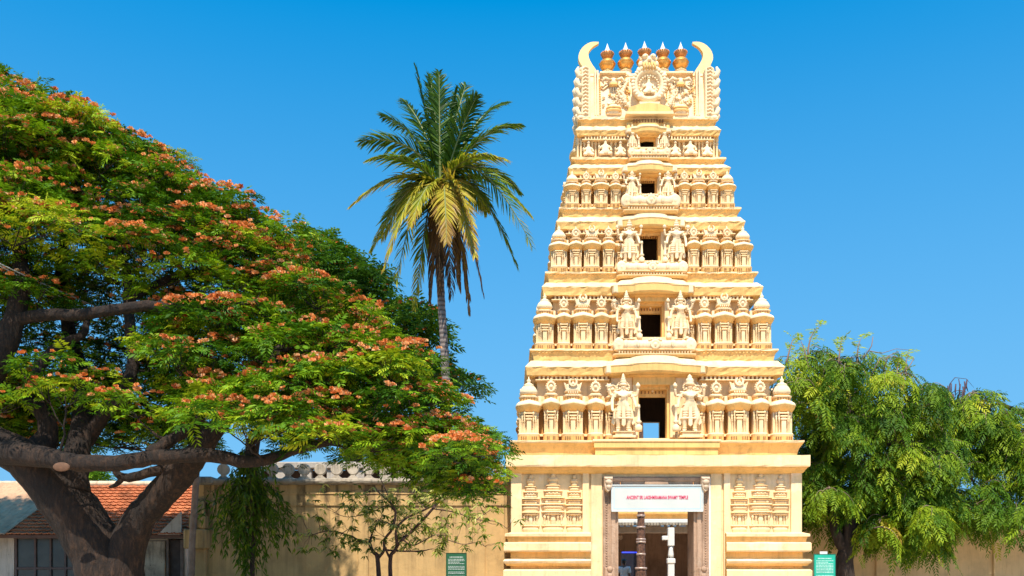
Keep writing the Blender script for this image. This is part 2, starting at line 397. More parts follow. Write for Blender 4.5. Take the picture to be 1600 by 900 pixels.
def deity(mir=1, var=0):
    """standing four-armed guardian, 1 m from soles to crown tip, facing -y"""
    m_ = mir; X = lambda x, y, z: (x*m_, y, z)
    dh = (0, .035, -.03)[var]; sw = (0, .02, -.02)[var]; lg_ = (0, .03, .015)[var]; cr_h = (1.0, .93, 1.04)[var]
    ch = [[(X(0,0,.44), .075), (X(.01,-.005,.52), .066), (X(.0,-.01,.60), .092), (X(0,-.005,.655), .084), (X(0,0,.70), .030), (X(0,-.01,.75), .046), (X(0,-.01,.79), .044)],
          [0, (X(.055+sw*.5,0,.40), .062), (X(.066+lg_,-.03,.24), .044), (X(.07,0,.10), .032), (X(.072,.0,.03), .026), (X(.085,-.06,.015), .020)],
          [0, (X(-.055,0,.40), .062), (X(-.072,-.02,.24), .044), (X(-.072,0,.10), .032), (X(-.074,.0,.03), .026), (X(-.09,-.06,.015), .020)],
          [3, (X(.105,0,.65), .036), (X(.155,-.01,.55), .027), (X(.14-sw,-.08,.46+dh*3), .021), (X(.125-sw,-.12,.45+dh*4), .024)],
          [3, (X(-.105,0,.65), .036), (X(-.155,-.01,.54), .027), (X(-.17,-.06,.43), .021), (X(-.175,-.07,.40), .020)],
          [3, (X(.11,.03,.64), .030), (X(.19+sw*.5,.03,.62-dh*.4), .025), (X(.20,.0,.71), .020), (X(.20,-.01,.745), .022)],
          [3, (X(-.11,.03,.64), .030), (X(-.19,.03,.62), .025), (X(-.205,.0,.71), .020), (X(-.205,-.01,.745), .022)]]
    em = skin('deity_statue', ch, TW, 1)
    em.polygons.foreach_set('material_index', [2]*len(em.polygons))
    o = MB()
    # tall crown, halo, ear rings, necklace, belts, loincloth, anklets
    o.lathe((0,0,0), [(.045,.785),(.058,.795),(.06,.81),(.048,.82),(.05,.845),(.056,.85),(.042,.862),(.042,.885),(.047,.89),(.03,.90),(.028,.92),(.034,.93),(.016,.95),(.02,.965),(.004,1.0)] if var != 1 else [(.045,.785),(.064,.80),(.066,.83),(.05,.85),(.06,.87),(.05,.90),(.03,.93),(.036,.945),(.004,.985)], 10, mi=2)
    for k in range(13):
        th = R(-30 + 240*k/12); o.blob((.085*math.cos(th), .02, .77+.085*math.sin(th)), (.016,.015,.016), 6, 2)
    for s in (-1, 1):
        o.blob((s*.05, -.015, .735), (.016,.016,.024), 6, 2)
        o.blob((s*.03, -.072, .61), (.028,.018,.028), 6, 2)
        for z_ in (.045,.07): o.lathe((s*.072, 0, z_), [(.03,-.008),(.036,0),(.03,.008)], 8, mi=2)
        for zz in (.36,.32,.28): o.blob((s*.062, -.035, zz), (.052,.03,.013), 8, 2)
        o.blob((s*.125, -.005, .60), (.036,.036,.014), 8, 2)
        o.blob((s*.11, -.005, .675), (.035,.03,.022), 8, 2)
    for k in range(9):
        th = R(200 + 140*k/8); o.blob((.062*math.cos(th), -.07 + .01*abs(math.cos(th)), .665+.055*math.sin(th)), (.010,.010,.010), 6, 2)
    o.lathe((0,0,0), [(.075,.445),(.088,.455),(.086,.47),(.076,.48)], 12, 1.15, .8, 2)
    o.lathe((0,0,0), [(.115,.215),(.13,.225),(.118,.245),(.095,.25)], 14, 1.1, .62, 2)   # swag of the scarf
    o.plate([(-.02,.42),(.02,.42),(.028,.12),(0,.09),(-.028,.12)][::1], -.075, -.03, 2)
    for s in (-1, 1):                       # scarf ends flaring beside the legs
        o.plate([(s*.10,.42),(s*.125,.40),(s*.165,.16),(s*.13,.12),(s*.105,.2)][::-s], -.01, .03, 2)
    # attributes in the rear hands: wheel and conch
    o.lathe((m_*.20, -.01, .785), [(.012,-.01),(.036,-.008),(.036,.008),(.012,.01)], 12, axis='y', mi=2)
    for k in range(6):
        th = math.pi*k/3; o.blob((m_*.20+.04*math.cos(th), -.01, .785+.04*math.sin(th)), .010, 6, 2)
    o.lathe((-m_*.205, -.01, 0), [(.012,.75),(.032,.775),(.034,.795),(.02,.82),(.004,.845)], 8, mi=2)
    # nose, eyes
    o.blob((0,-.058,.752), (.008,.012,.014), 6, 2)
    for s in (-1,1): o.blob((s*.018,-.052,.765), (.009,.007,.006), 6, 2)
    orn = o.mesh('ornaments', TW)
    c = MB()                                # club
    c.lathe((-m_*.205,-.085,0), [(.045,0),(.05,.03),(.05,.09),(.028,.11),(.022,.13),(.04,.15),(.042,.17),(.02,.19),(.017,.40),(.026,.41),(.017,.43),(.02,.45)], 10, mi=2)
    clb = c.mesh('club', TW)
    p = MB()
    p.bbox(-.15,.15,-.13,.08,-.015,0,.004,0); p.bbox(-.12,.12,-.11,.07,-.075,-.015,.006,0); p.bbox(-.16,.16,-.145,.08,-.11,-.075,.006,0)
    ped = p.mesh('pedestal', TW)
    return em, orn, clb, ped
DEI = {(m__, v_): deity(m__, v_) for m__ in (1,-1) for v_ in (0,1,2)}; DC = [0]
def put_deity(loc, h, mir, rz=0, label=None, wide=1.25):
    DC[0] += 1; em, orn, clb, ped = DEI[(mir, (DC[0]*2+DC[0]//3) % 3)]
    o = link('deity_statue', em, tower, loc, rz, (h*wide, h*1.1, h))
    tag(link('ornaments', orn, o), kind='stuff'); link('club', clb, o); link('pedestal', ped, o)
    if label: o['label'] = label

# ---- base storey
bz_slab0, bz_slab1 = zt(729,-.25), zt(711,-.25)
led0 = zt(688,-.1)
door_top = zt(745, 0); wall_top = bz_slab0 + .02
body = MB()
DX0, DX1 = -1.575, 1.56
for s in (-1, 1):
    a, b_ = (DX1, 4.27) if s > 0 else (-4.27, DX0)
    body.box(a, b_, .10, 3.0, 0, wall_top, 0)
    a, b_ = (1.95, 4.27) if s > 0 else (-4.27, -1.95)
    body.box(a, b_, 3.0, 5.0, 0, wall_top, 0)
body.box(DX0, DX1, .10, 5.0, door_top+.003, wall_top, 0)
tower_base = body.obj('gateway_wall', TW, tower)
for s in (-1, 1):
    for (a, b_, yf) in ((3.97,4.29,0.0),(1.99,2.18,0.0),(1.60,1.93,.03)):
        x0, x1 = (a, b_) if s > 0 else (-b_, -a)
        st = MB(); st.bbox(x0, x1, yf, .12 if b_ < 4.2 else 5.02, 0, wall_top-.01, .012, 0); st.obj('pilaster', TW, tower_base)
    x0, x1 = (2.18, 3.97) if s > 0 else (-3.97, -2.18)
    MB().box(x0, x1, .03, .12, zt(838,0), zt(832,0), 0).obj('panel_rail', TW, tower_base)
cn = MB()
ring_sweep(cn, [(4.27,.02,zt(740,0),1),(4.33,-.06,zt(737.5,-.05),1),(4.36,-.12,zt(734,-.1),1),(4.38,-.2,zt(731.5,-.2),1),(4.40,-.22,bz_slab0+.01,1),(4.44,-.27,bz_slab0,1),(4.45,-.28,bz_slab0+.05,0),(4.45,-.28,bz_slab1,0),(4.2,.05,bz_slab1+.03,0)], 40, .007, 1)
cn.obj('base_cornice', TW, tower)
ld = MB()
ring_sweep(ld, [(4.16,.08,bz_slab1-.01,0),(4.18,.06,zt(706,0),1),(4.21,.02,zt(701,0),1),(4.27,-.04,zt(696,0),1),(4.31,-.10,zt(692,-.1),1),(4.33,-.12,zt(690,-.1),0),(4.33,-.12,led0,0),(3.4,.70,led0+.01,0)], 40, .007, 2)
ld.box(-1.82,1.78,-.17,.1,bz_slab1+.02,zt(700,-.1),1); ld.box(-1.86,1.82,-.22,.1,zt(700,-.1),zt(691,-.1),1); ld.bbox(-1.9,1.86,-.25,.1,zt(691,-.1),led0+.012,.01,0)
ld.obj('platform_ledge', TW, tower)

def half_sweep(mb, prof, s, x0, hx=4.27):
    """closed profile (d,z,mi) swept along the front and the outer flank of the base"""
    vs = []; n = len(prof); fs = []; ms = []
    K = 10
    for (d, z, mi) in prof:
        path = [(x0 + (hx+d-x0)*k/K, -d) for k in range(K+1)] + [(hx+d, 2.5), (hx+d, 5+d)]
        for k, (x, y) in enumerate(path): vs.append((s*x, y + (random.uniform(-.006,.006) if 0<k<K else 0), z + (random.uniform(-.006,.006) if 0<k<K else 0)))
    L = K+3
    for i in range(n-1):
        for k in range(L-1):
            q = (i*L+k, i*L+k+1, (i+1)*L+k+1, (i+1)*L+k); fs.append(q if s > 0 else q[::-1]); ms.append(prof[i+1][2])
    cap = tuple(i*L for i in range(n)); fs.append(cap if s < 0 else cap[::-1]); ms.append(1)
    mb.add(vs, fs, ms)
for s in (-1, 1):
    x0 = 1.95 if s < 0 else 2.02
    zz = lambda py: zt(py, -.2)
    for prof in ([(-.12,zz(847),1),(.10,zz(846.5),1),(.14,zz(838.5),1),(.20,zz(838),0),(.20,zz(834),0),(.0,zz(831),0),(-.12,zz(831),0)],
                 [(-.12,zz(862.5),0),(.20,zz(862),0),(.23,zz(860),0),(.23,zz(849),0),(.19,zz(847),0),(-.12,zz(846.5),0)],
                 [(-.12,zz(884.5),1),(.14,zz(884),1),(.2,zz(880.5),1),(.23,zz(879),0),(.25,zz(876.5),0),(.2,zz(873.5),0),(-.12,zz(873),0)],
                 [(-.12,zz(912),0),(.24,zz(910),0),(.25,zz(892),0),(.20,zz(889.5),0),(-.12,zz(889),0)],
                 [(-.12,0,0),(.34,0,0),(.34,.45,0),(.28,.5,0),(.26,1.2,0),(.12,1.3,1),(-.12,1.3,1)]):
        mb = MB(); half_sweep(mb, prof, s, x0); mb.obj('plinth_moulding', TW, tower)
    mb = MB(); half_sweep(mb, [(-.12,1.3,1),(.03,1.3,1),(.03,zz(834),1),(-.12,zz(833),1)], s, x0); mb.obj('plinth_recess', TW, tower)

# relief motifs in the wall panels: three stacked shrine outlines each
def motif(w, H, seed):
    """shallow relief of a miniature shrine"""
    mb = MB(); r = random.Random(seed)
    lay = [(0,.10,.86,.5),(.10,.13,.98,.62),(.13,.30,.22,.5),(.30,.335,.82,.8),(.335,.37,.98,1.0),(.37,.40,.80,.8),(.40,.47,.92,.9),(.47,.50,1.04,1.1),(.50,.56,.62,.7),(.56,.585,.86,.95),(.585,.61,1.0,1.1),(.61,.64,.74,.85),(.64,.70,.66,.8),(.70,.73,.8,.95),(.73,.80,.56,.8),(.80,.82,.64,.9),(.82,.88,.36,.7),(.88,.95,.44,.8),(.95,1.02,.22,.6)]
    for (a, b_, ww, d) in lay:
        ww *= 1.06; plan_sweep(mb, [(w*ww*.92,.11*d,H*a+.001,0),(w*ww,.15*d,H*(a*.5+b_*.5),0),(w*ww*.86,.11*d,H*b_,0)], n=9, e=3, back=.02)
    for u in (-.72,-.42,.42,.72):
        mb.lathe((u*w,-.03,0), [(w*.12,H*.12),(w*.07,H*.15),(w*.07,H*.24),(w*.14,H*.27),(w*.09,H*.31)], 8)
    for u in (-.55,.55):
        mb.lathe((u*w,-.05,0), [(w*.14,H*.50),(w*.18,H*.53),(w*.10,H*.57),(w*.03,H*.61)], 8)
        mb.blob((u*w*.9,-.05,H*.415), (w*.2,.06,H*.025), 8)
    for k in range(3):
        mb.blob(((k-1)*w*.34, -.10, H*.675), (w*.10,.04,H*.02), 6)
    return mb
mz0 = zt(832,.1); mz1 = zt(742,.1)
for s, xs in ((-1, ((829,14),(864,18),(897,13))), (1, ((1155,13),(1188,17.5),(1219,13)))):
    for i, (px, hw) in enumerate(xs):
        motif(hw/53., (mz1-mz0)*(1.0 if i == 1 else .97), i).obj('shrine_relief', [CREAM], tower, (lx(px,.1), .10, mz0+.005))
# stone doorway
dz = MB()
for s, (a, b_) in ((-1, (-1.572,-1.12)), (1, (1.10,1.557))):
    dz2 = MB(); dz2.bbox(a, b_, .04, 1.02, 0, door_top-.28, .015)
    # raised mouldings up the jamb and a strip of carved beads
    w_ = b_-a
    for u0, u1, p in ((.0,.12,.035),(.30,.42,.02),(.52,.80,.05),(.9,1.0,.02)):
        x0, x1 = (a+u0*w_, a+u1*w_) if s < 0 else (b_-u1*w_, b_-u0*w_)
        dz2.bbox(x0+.002, x1-.002, .04-p, .05, .0, door_top-.29, .008)
    j = dz2.obj('door_jamb', [STONE], tower)
    bd = MB(); xc = a+.22*w_ if s < 0 else b_-.22*w_; z_ = .1
    while z_ < door_top-.5:
        bd.blob((xc, .035, z_), (.028,.022,.026), 6); z_ += .075
    tag(bd.obj('bead_carving', [STONE], j), kind='stuff')
    bk = MB(); bk.bbox(a+.04 if s<0 else b_-.32, a+.34 if s<0 else b_-.02, -.08, .04, 0, zt(887,0), .02)
    for k in range(5): bk.blob(((a+.19) if s<0 else (b_-.17), -.08, 1.0+.2*k), (.09,.05,.09), 8)
    bk.obj('carved_base_block', [STONE], j)
li = MB(); li.bbox(-1.572, 1.557, .02, 1.0, door_top-.28, door_top+.002, .015); li.bbox(-1.4,1.4,-.02,.05,door_top-.12,door_top-.03,.01); li.bbox(-.35,.35,-.03,.05,door_top-.24,door_top-.13,.02)
lin = li.obj('door_lintel', [STONE], tower)
for x in (-1.43, 1.42):                      # scrolled corbels
    c = MB(); zb = zt(770,0)
    c.plate([(x-.10,zb+.08),(x-.02,zb),(x+.06,zb+.06),(x+.12,zb+.2),(x+.13,door_top-.01),(x-.13,door_top-.01),(x-.13,zb+.2)], -.20, .03, 0, .15)
    c.blob((x,-.2,zb+.30),(.11,.06,.08),8); c.blob((x,-.19,zb+.16),(.08,.06,.07),8); c.blob((x-.06,-.2,zb+.4),(.06,.04,.04),8); c.blob((x+.06,-.2,zb+.4),(.06,.04,.04),8)
    c.obj('corbel', [plaster('buff_stone', (0.62,0.46,0.32), .15, .25)], tower)
# white-washed strip with a chain of leaf stencils beside the right jamb
ws = MB(); ws.box(1.555, 1.60, .028, .12, 0, door_top-.02, 0)
ws.obj('whitewash_strip', [plaster('whitewash', (0.72,0.70,0.68), .1, .2)], tower)
# threshold step and platform floor inside
pf = MB(); pf.box(-1.1,1.09,.3,5.0,0,.45)
pf.obj('threshold', [STONE], tower)

# ---- tiers
TIER = [ # wall hx, wall yl, cornice(half, yl, top, mid, bot), ledge(half, yl, top), shrine centres, half widths, shrine bottom/top py, shrine yl
 dict(w=(3.50,.62), c=(3.86,.28,562,573,585), l=(3.72,.47,545), xs=(1.79,2.46,3.10,3.77), base=led0, top=587, y=.34, win=(998,1048,602,684,588), st=(974,1078,675,583), bay=(1.50,.28), k=1.0),
 dict(w=(3.00,1.08), c=(3.35,.76,439,448,460), l=(3.24,.98,424.5), xs=(1.55,2.12,2.69,3.28), top=457, y=.78, win=(1000,1040,472,533,462), st=(979,1063.5,531,453), bay=(1.22,.26), k=.87),
 dict(w=(2.55,1.46), c=(2.90,1.15,338,346,357), l=(2.80,1.28,324), xs=(1.31,1.81,2.31,2.82), top=351, y=1.18, win=(1000,1034,359,413,352), st=(983.5,1057,412,338), bay=(1.02,.24), k=.77),
 dict(w=(2.18,1.72), c=(2.51,1.42,255.5,262,271), l=(2.40,1.58,246), xs=(1.06,1.50,1.95,2.39), top=266, y=1.46, win=(1001,1028,275,309,269), st=(987.5,1044,312,261), bay=(.82,.22), k=.66),
 dict(w=(2.00,1.98), c=(2.27,1.68,197,203,210), l=(2.18,1.78,184), xs=(), top=0, y=1.74, win=(1000,1026,200,236,198), st=(988,1038.5,233,193), bay=(.66,.20), k=.55),
]
base = led0
tier_z = []
for ti, T in enumerate(TIER):
    hx, yl = T['w']; ch, cyl, ct, cm, cb = T['c']; lh, lyl, lt = T['l']
    zc0, zc1, zc2 = zt(cb,cyl), zt(cm,cyl), zt(ct,cyl+.12); zl = zt(lt,lyl)
    x0, x1 = lx(T['win'][0], yl-.1), lx(T['win'][1], yl-.1); wz0, wz1 = zt(T['win'][3], yl-.1), zt(T['win'][2], yl-.1)
    xm = (x0+x1)/2; wh = (x1-x0)/2; x0, x1 = -wh, wh
    if wz0 < base: wz0 = base+.0
    yb = 2*HY - yl                             # back wall plane
    top_in = zc2
    th = .32 if ti < 3 else .16
    wb = .74 if ti == 0 else wh; zrear = zt(661, yb) if ti == 0 else wz1-.35
    wl = MB()
    for s in (-1, 1):
        a, b_ = (wh, hx) if s > 0 else (-hx, -wh)
        wl.box(a, b_, yl, yl+th, base-.02, top_in, 0)
        a, b_ = (wb, hx) if s > 0 else (-hx, -wb)
        wl.box(a, b_, yb-th, yb, base-.02, top_in, 0)
        wl.box(s*hx if s<0 else hx-th, s*hx+th if s<0 else hx, yl+th, yb-th, base-.02, top_in, 0)
    wl.box(-wh, wh, yl, yl+th, wz1, top_in, 0); wl.box(-wb, wb, yb-th, yb, zrear, top_in, 0)
    if wz0 > base + .02: wl.box(-wh, wh, yl, yl+th, base-.02, wz0, 0)
    if ti: wl.box(-wh, wh, yb-th, yb, base-.02, wz1-.34, 0)
    w_o = wl.obj('tier_wall', TW, tower)
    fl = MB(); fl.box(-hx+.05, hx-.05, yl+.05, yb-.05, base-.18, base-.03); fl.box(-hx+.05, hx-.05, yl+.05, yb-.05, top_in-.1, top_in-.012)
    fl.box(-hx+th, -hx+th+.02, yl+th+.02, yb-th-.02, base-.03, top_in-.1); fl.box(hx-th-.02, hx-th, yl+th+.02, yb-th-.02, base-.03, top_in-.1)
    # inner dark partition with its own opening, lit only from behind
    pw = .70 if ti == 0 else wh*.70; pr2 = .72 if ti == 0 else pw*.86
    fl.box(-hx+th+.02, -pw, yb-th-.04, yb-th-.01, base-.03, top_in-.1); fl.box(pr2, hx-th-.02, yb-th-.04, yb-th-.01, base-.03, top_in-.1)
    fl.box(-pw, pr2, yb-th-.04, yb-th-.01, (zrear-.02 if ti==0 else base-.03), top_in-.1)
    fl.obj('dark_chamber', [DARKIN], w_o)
    cr = MB()
    ring_sweep(cr, [(hx-.02,yl+.02,zt(cb+9,yl)-.05,1),(hx+.03,yl-.03,zt(cb+9,yl)-.05,1),(hx+.05,yl-.05,zt(cb+6,yl),1),(hx+.10,yl-.10,zt(cb+5.5,yl-.1),1),(ch-.10,cyl+.10,zc0-.03,1),(ch-.04,cyl+.04,zc0-.01,1),(ch-.03,cyl+.03,(zc0*.6+zc1*.4),1),(ch,cyl,zc1-.02,1),(ch+.01,cyl-.01,zc1,0),(ch-.03,cyl+.04,zc1+.05,0),(lh-.02,lyl+.0,zc2-.02,0),(lh-.11,lyl+.09,zc2,0)], 48, .015, 10+ti)
    cr.obj('tier_cornice', TW, w_o)
    dn = MB(); step = .125*T['k']**.5; zd0, zd1 = zt(cb+8,yl-.2), zt(cb+1.5,yl-.2)
    nn = int(2*hx/step)
    for k in range(nn):
        x = -hx + (k+.5)*2*hx/nn
        if abs(x) < T['bay'][0]*.9: continue
        dn.box(x-step*.24, x+step*.24, yl-.235, yl-.12, zd0, zd1, 0)
    nn = int(2*(HY-yl)/step)
    for k in range(nn):
        y = yl + (k+.5)*2*(HY-yl)/nn
        for s in (-1,1): dn.box(min(s*(hx+.05),s*(hx+.24)), max(s*(hx+.05),s*(hx+.24)), y-step*.22, y+step*.22, zd0, zd1, 0)
    for s in (-1,1):
        a, b_ = (T['bay'][0]*.9, hx+.06) if s > 0 else (-hx-.06, -T['bay'][0]*.9)
        dn.box(a, b_, yl-.19, yl-.03, zd0-.0, zd1-.0, 3)  # backing strip painted as the shade between dentils
        dn.box(a, b_, yl-.25, yl-.03, zd0-.03, zd0-.002, 0)
    tag(dn.obj('dentil_band', TW, w_o), kind='stuff')
    lg = MB()
    ring_sweep(lg, [(lh-.12,lyl+.10,zc2-.01,1),(lh-.11,lyl+.09,zc2+.04,1),(lh-.09,lyl+.07,zc2+(zl-zc2)*.45,1),(lh-.03,lyl+.03,zl-.075,1),(lh,lyl,zl-.06,1),(lh+.012,lyl-.012,zl-.045,0),(lh+.01,lyl-.01,zl,0),(max(.2,lh-.9),lyl+.35 if ti < 4 else 2.2,zl+.008,0)], 48, .014, 30+ti)
    lg.obj('tier_ledge', TW, w_o)
    # fascia dentil line on the ledge
    dd = MB(); nn = int(2*lh/.11)
    for k in range(nn):
        x = -lh+.12 + (k+.5)*(2*lh-.24)/nn
        if abs(x) < T['bay'][0]: continue
        dd.box(x-.02, x+.02, lyl-.0+.015, lyl+.09, zl-.115*T['k'], zl-.072, 1)
    tag(dd.obj('bead_row', TW, w_o), kind='stuff')
    # central bay: window surround, hood, sill
    bw, bd_ = T['bay']
    zf0 = zt(T['win'][4], yl-.15)
    fr = MB()
    fw = .16*T['k']
    for s in (-1, 1):
        a, b_ = (wh, wh+fw) if s > 0 else (-wh-fw, -wh)
        fr.bbox(a+.001, b_, yl-.16, yl+.02, wz0, zf0, .01, 0)
        a, b_ = (wh+fw+.001, bw*.86) if s > 0 else (-bw*.86, -wh-fw-.001)
        fr.bbox(a, b_, yl-.10, yl+.02, base, zf0+.05, .01, 1 if ti==9 else 0)
    fr.bbox(-wh-fw, wh+fw, yl-.17, yl+.02, wz1+.002, zf0+.06, .01, 1)
    fr.box(-wh, wh, yl+.02, yl+.04+th*.4, wz1-.10*T['k'], wz1+.001, 1)
    f_o = fr.obj('window_frame', TW, w_o)
    il = MB()                                   # deep inner lintel and jamb lining
    il.box(-wh, wh, yl+th-.06, yl+th+.04, wz1-(.26 if ti < 2 else .12)*T['k']-.03, wz1+.001, 1); il.box(wh-.07*T['k'], wh-.001, yl+.02, yl+th+.02, wz0, wz1-.1*T['k'], 1); il.box(-wh+.001, -wh+.05, yl+.02, yl+th+.02, wz0, wz1-.1*T['k'], 1)
    nn = 9
    for k in range(nn):
        x = -wh + (k+.5)*2*wh/nn; il.box(x-.015, x+.015, yl+th-.075, yl+th-.06, wz1-.16*T['k']-.03, wz1-.10*T['k']-.01, 3)
    il.blob((0, yl+.16, wz1-.12*T['k']), (.04*T['k'],.03,.05*T['k']), 8, 2)
    il.obj('inner_lintel', TW, w_o)
    hd = MB()
    zf = lambda u: .055*T['k']*max(0, math.cos(u*math.pi/2))**1.5
    plan_sweep(hd, [(bw*.84,.16,zf0+.045,1),(bw*.90,.24,zf0+.10,1),(bw*.95,bd_+.08,zc0-.03,1),(bw*1.02,bd_+.16,zc0+.02,1),(bw*1.04,bd_+.18,zc1-.02,1),(bw*1.05,bd_+.20,zc1,0),(bw*.96,bd_+.12,zc1+.06,0),(bw*.80,bd_-.0,zc2+.0,0),(bw*.7,bd_-.12,zc2+.03,0)], cy=yl-.02, n=29, e=9, back=.15, zf=zf)
    nn = int(1.5*bw/.09)
    for k in range(nn):
        x = (k-(nn-1)/2)*.09; hd.box(x-.02, x+.02, yl-.34, yl-.2, zf0+.055, zf0+.135+zf(x/bw)*.6, 3)
    for k in range(9):
        x = (k-4)*bw*.2; hd.blob((x, yl-.10-bd_-.10*(1-(abs(k-4)/5)**2), zc1+.03+zf(x/bw)), (.05*T['k'],.03,.035), 6, 2)
    plan_sweep(hd, [(bw*.58,.30,zf0+.10,1),(bw*.62,bd_+.15,zc0+.0,1),(bw*.66,bd_+.19,zc0+.05,1),(bw*.66,bd_+.20,zc1+.02,1),(bw*.67,bd_+.22,zc1+.04,0),(bw*.60,bd_+.15,zc1+.09,0),(bw*.50,bd_+.05,zc2+.06,0),(bw*.3,bd_-.1,zc2+.12,0)], cy=yl-.02, n=21, e=5, back=.15, zf=zf)
    for s in (-1,1):
        plan_sweep(hd, [(.02,.2,zf0+.02,1),(.07,bd_+.05,zf0+.08,1),(.10,bd_+.20,zc0-.0,1),(.11,bd_+.23,zc0+.03,2),(.10,bd_+.22,zc1,2),(.05,.2,zc1+.06,2)], cy=yl-.02, cx=s*bw*.93, n=9, back=.1)
    hd.obj('hood', TW, w_o)
    if ti:                                      # carved barrel sill, roof of the bay beneath
        k_ = T['k']; PT = TIER[ti-1]; py_ = PT['l'][1]; zb_s = zt(PT['c'][2]-2, py_); zt_s = zt(T['win'][3], py_); hs = zt_s - zb_s
        wS = (0, 1.22, 1.06, .84, .62)[ti]; sl = MB(); yS = py_ + .02
        plan_sweep(sl, [(wS*.96,.16,zb_s,1),(wS*.98,.20,zb_s+hs*.12,1),(wS*1.02,.24,zb_s+hs*.16,0),(wS*1.02,.24,zb_s+hs*.20,0),(wS*.94,.17,zb_s+hs*.22,1),(wS*.93,.17,zb_s+hs*.36,1),(wS*1.0,.26,zb_s+hs*.42,0),(wS*1.0,.26,zb_s+hs*.48,0),(wS*.9,.12,zb_s+hs*.50,0)], cy=yS, n=31, e=8, back=.5)
        nn = int(wS*2/.085)
        for k in range(nn):
            x = (k-(nn-1)/2)*.085
            if abs(x) < wS*.9: sl.box(x-.018, x+.018, yS-.225, yS-.1, zb_s+hs*.23, zb_s+hs*.36, 0)
        r_ = hs*.30; zb2 = zb_s+hs*.48+r_*.75
        prof = [(.03, -wS*.80), (r_*.7, -wS*.80), (r_*.75, -wS*.76)]
        for i in range(61):
            u = i/60; x = -wS*.76+wS*1.52*u; b_r = 1.0 + .03*math.sin(u*61*1.3)
            if min(abs(u-q_) for q_ in (.04,.2,.38,.62,.8,.96)) < .018: b_r = 1.13
            prof.append((r_*b_r, x))
        prof += [(r_*.75, wS*.76), (r_*.7, wS*.80), (.03, wS*.80)]
        sl.lathe((0, yS-.10, zb2), prof, 16, axis='x', mi=2)
        for s in (-1, 1):                        # end rosettes and rearing beasts
            sl.lathe((s*wS*.88, yS-.05, zb2), [(r_*1.1,0),(r_*1.15,.12),(r_*.8,.17),(r_*.5,.15),(r_*.2,.19)], 14, 1, 1.2, axis='y', mi=2)
            sl.blob((s*wS*.88, yS-.08, zb2+r_*1.15), (r_*.5,.09,r_*.5), 8, 2); sl.blob((s*wS*.80, yS-.12, zb2+r_*1.4), (r_*.4,.07,r_*.35), 8, 2)
            sl.blob((s*wS*.42, yS-.10-r_, zb2), (r_*.30,.05,r_*.7), 8, 2)
        sl.lathe((0, yS-.10-r_*.8, zb2), [(r_*.95,0),(r_*1.0,.05),(r_*.7,.08),(r_*.55,.05),(r_*.3,.1)], 14, axis='y', mi=2)
        for k in range(5): sl.blob(((k-2)*r_*.55, yS-.12-r_*.5, zb2+r_*(1.15-.12*abs(k-2))), (r_*.3,.06,r_*.3), 8, 2)
        sl.obj('carved_sill', TW, w_o)
        tp2 = MB(); tp2.box(-wh*1.6, wh*1.6, yS+.0, yl+.02, wz0-.10, wz0+.0, 0); tp2.obj('window_sill', TW, w_o)
    else:
        sl = MB(); sl.bbox(-wh-.02, wh+.02, yl-.20, yl+.3, led0-.01, led0+.06, .01, 0); sl.obj('window_sill', [plaster('worn_sill', (0.62,0.42,0.28), .1, .3)], w_o)
    # statues either side
    syl = yl-.42*T['k']-.12
    for s, px in ((-1, T['st'][0]), (1, T['st'][1])):
        zb, ztp = zt(T['st'][2], syl), zt(T['st'][3], syl); h = ztp-zb
        xx = lx(px, syl); 
        put_deity((xx, syl+.04, zb), h, s, 0, None, 1.22)
    # statue on each flank, leaning out of the side wall
    if ti < 5:
        hh = (TIER[ti]['k']*1.45)
        for s in (-1, 1): put_deity((s*(hx+.26), HY+.05, base+.12), hh*(.95 if ti < 4 else .8), 1, -s*-math.pi/2, None, 1.1)
    # shrines
    if T['xs']:
        sz1 = zt(T['top'], T['y']-.1); H = sz1 - base; D = .30*T['k']**.7
        k_ = T['k']
        wd = dict(K=.335*k_**.85, S=.335*k_**.85, P=.235*k_**.85)
        ms = {q: shrine_meshes(q, wd[q], H*(1.0 if q != 'K' else .97), D) for q in 'KSP'}
        yy = T['y']
        for s in (-1, 1):
            for q, x in zip('PSPK', T['xs']): put_shrine(ms[q], q, (s*x, yy, base))
            put_shrine(ms['P'], 'P', (s*(T['xs'][0]-.52*k_), yl-.06, base))
            # flanks
            xs_ = T['xs'][-1]+.02 - .05
            span = (HY-yy)*2
            put_shrine(ms['K'], 'K', (s*(xs_), 2*HY-yy, base), math.pi)
            for f in ((.22,'P'),(.36,'S'),(.64,'S'),(.78,'P')):
                put_shrine(ms[f[1]], f[1], (s*(hx+.22), yy+span*f[0], base), s*math.pi/2)
        # backing mass that the shrines stand against, gap shade painted on it, darker along the foot
        bk = MB()
        for s in (-1, 1):
            a, b_ = (T['xs'][0]-.3, T['xs'][-1]-.02) if s > 0 else (-(T['xs'][-1]-.02), -(T['xs'][0]-.3))
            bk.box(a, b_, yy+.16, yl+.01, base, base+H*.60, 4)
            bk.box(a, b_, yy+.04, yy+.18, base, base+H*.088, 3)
            bk.box(a, b_, yy-.04, yy+.10, base+H*.09, base+H*.125, 0)
            bk.box(a, b_, yy-.14, yy+.06, base+H*.56, base+H*.605, 2)
            xss = T['xs']
            for i in range(len(xss)-1):        # struts between cupolas
                xm_ = (xss[i]+xss[i+1])/2*s
                bk.bbox(xm_-.05*k_, xm_+.05*k_, yy-.02, yl, base+H*.60, base+H*.70, .01, 2)
            a, b_ = (hx, T['xs'][-1]-.1) if s > 0 else (-(T['xs'][-1]-.1), -hx)
            bk.box(min(a,b_), max(a,b_), yy+.05, 2*HY-yy-.05, base, base+H*.60, 1)
        tag(bk.obj('shrine_backing', TW, w_o), kind='stuff')
    else:                                       # top tier: pilasters with seated figures between
        H = zt(212,yl) - base
        pl = MB()
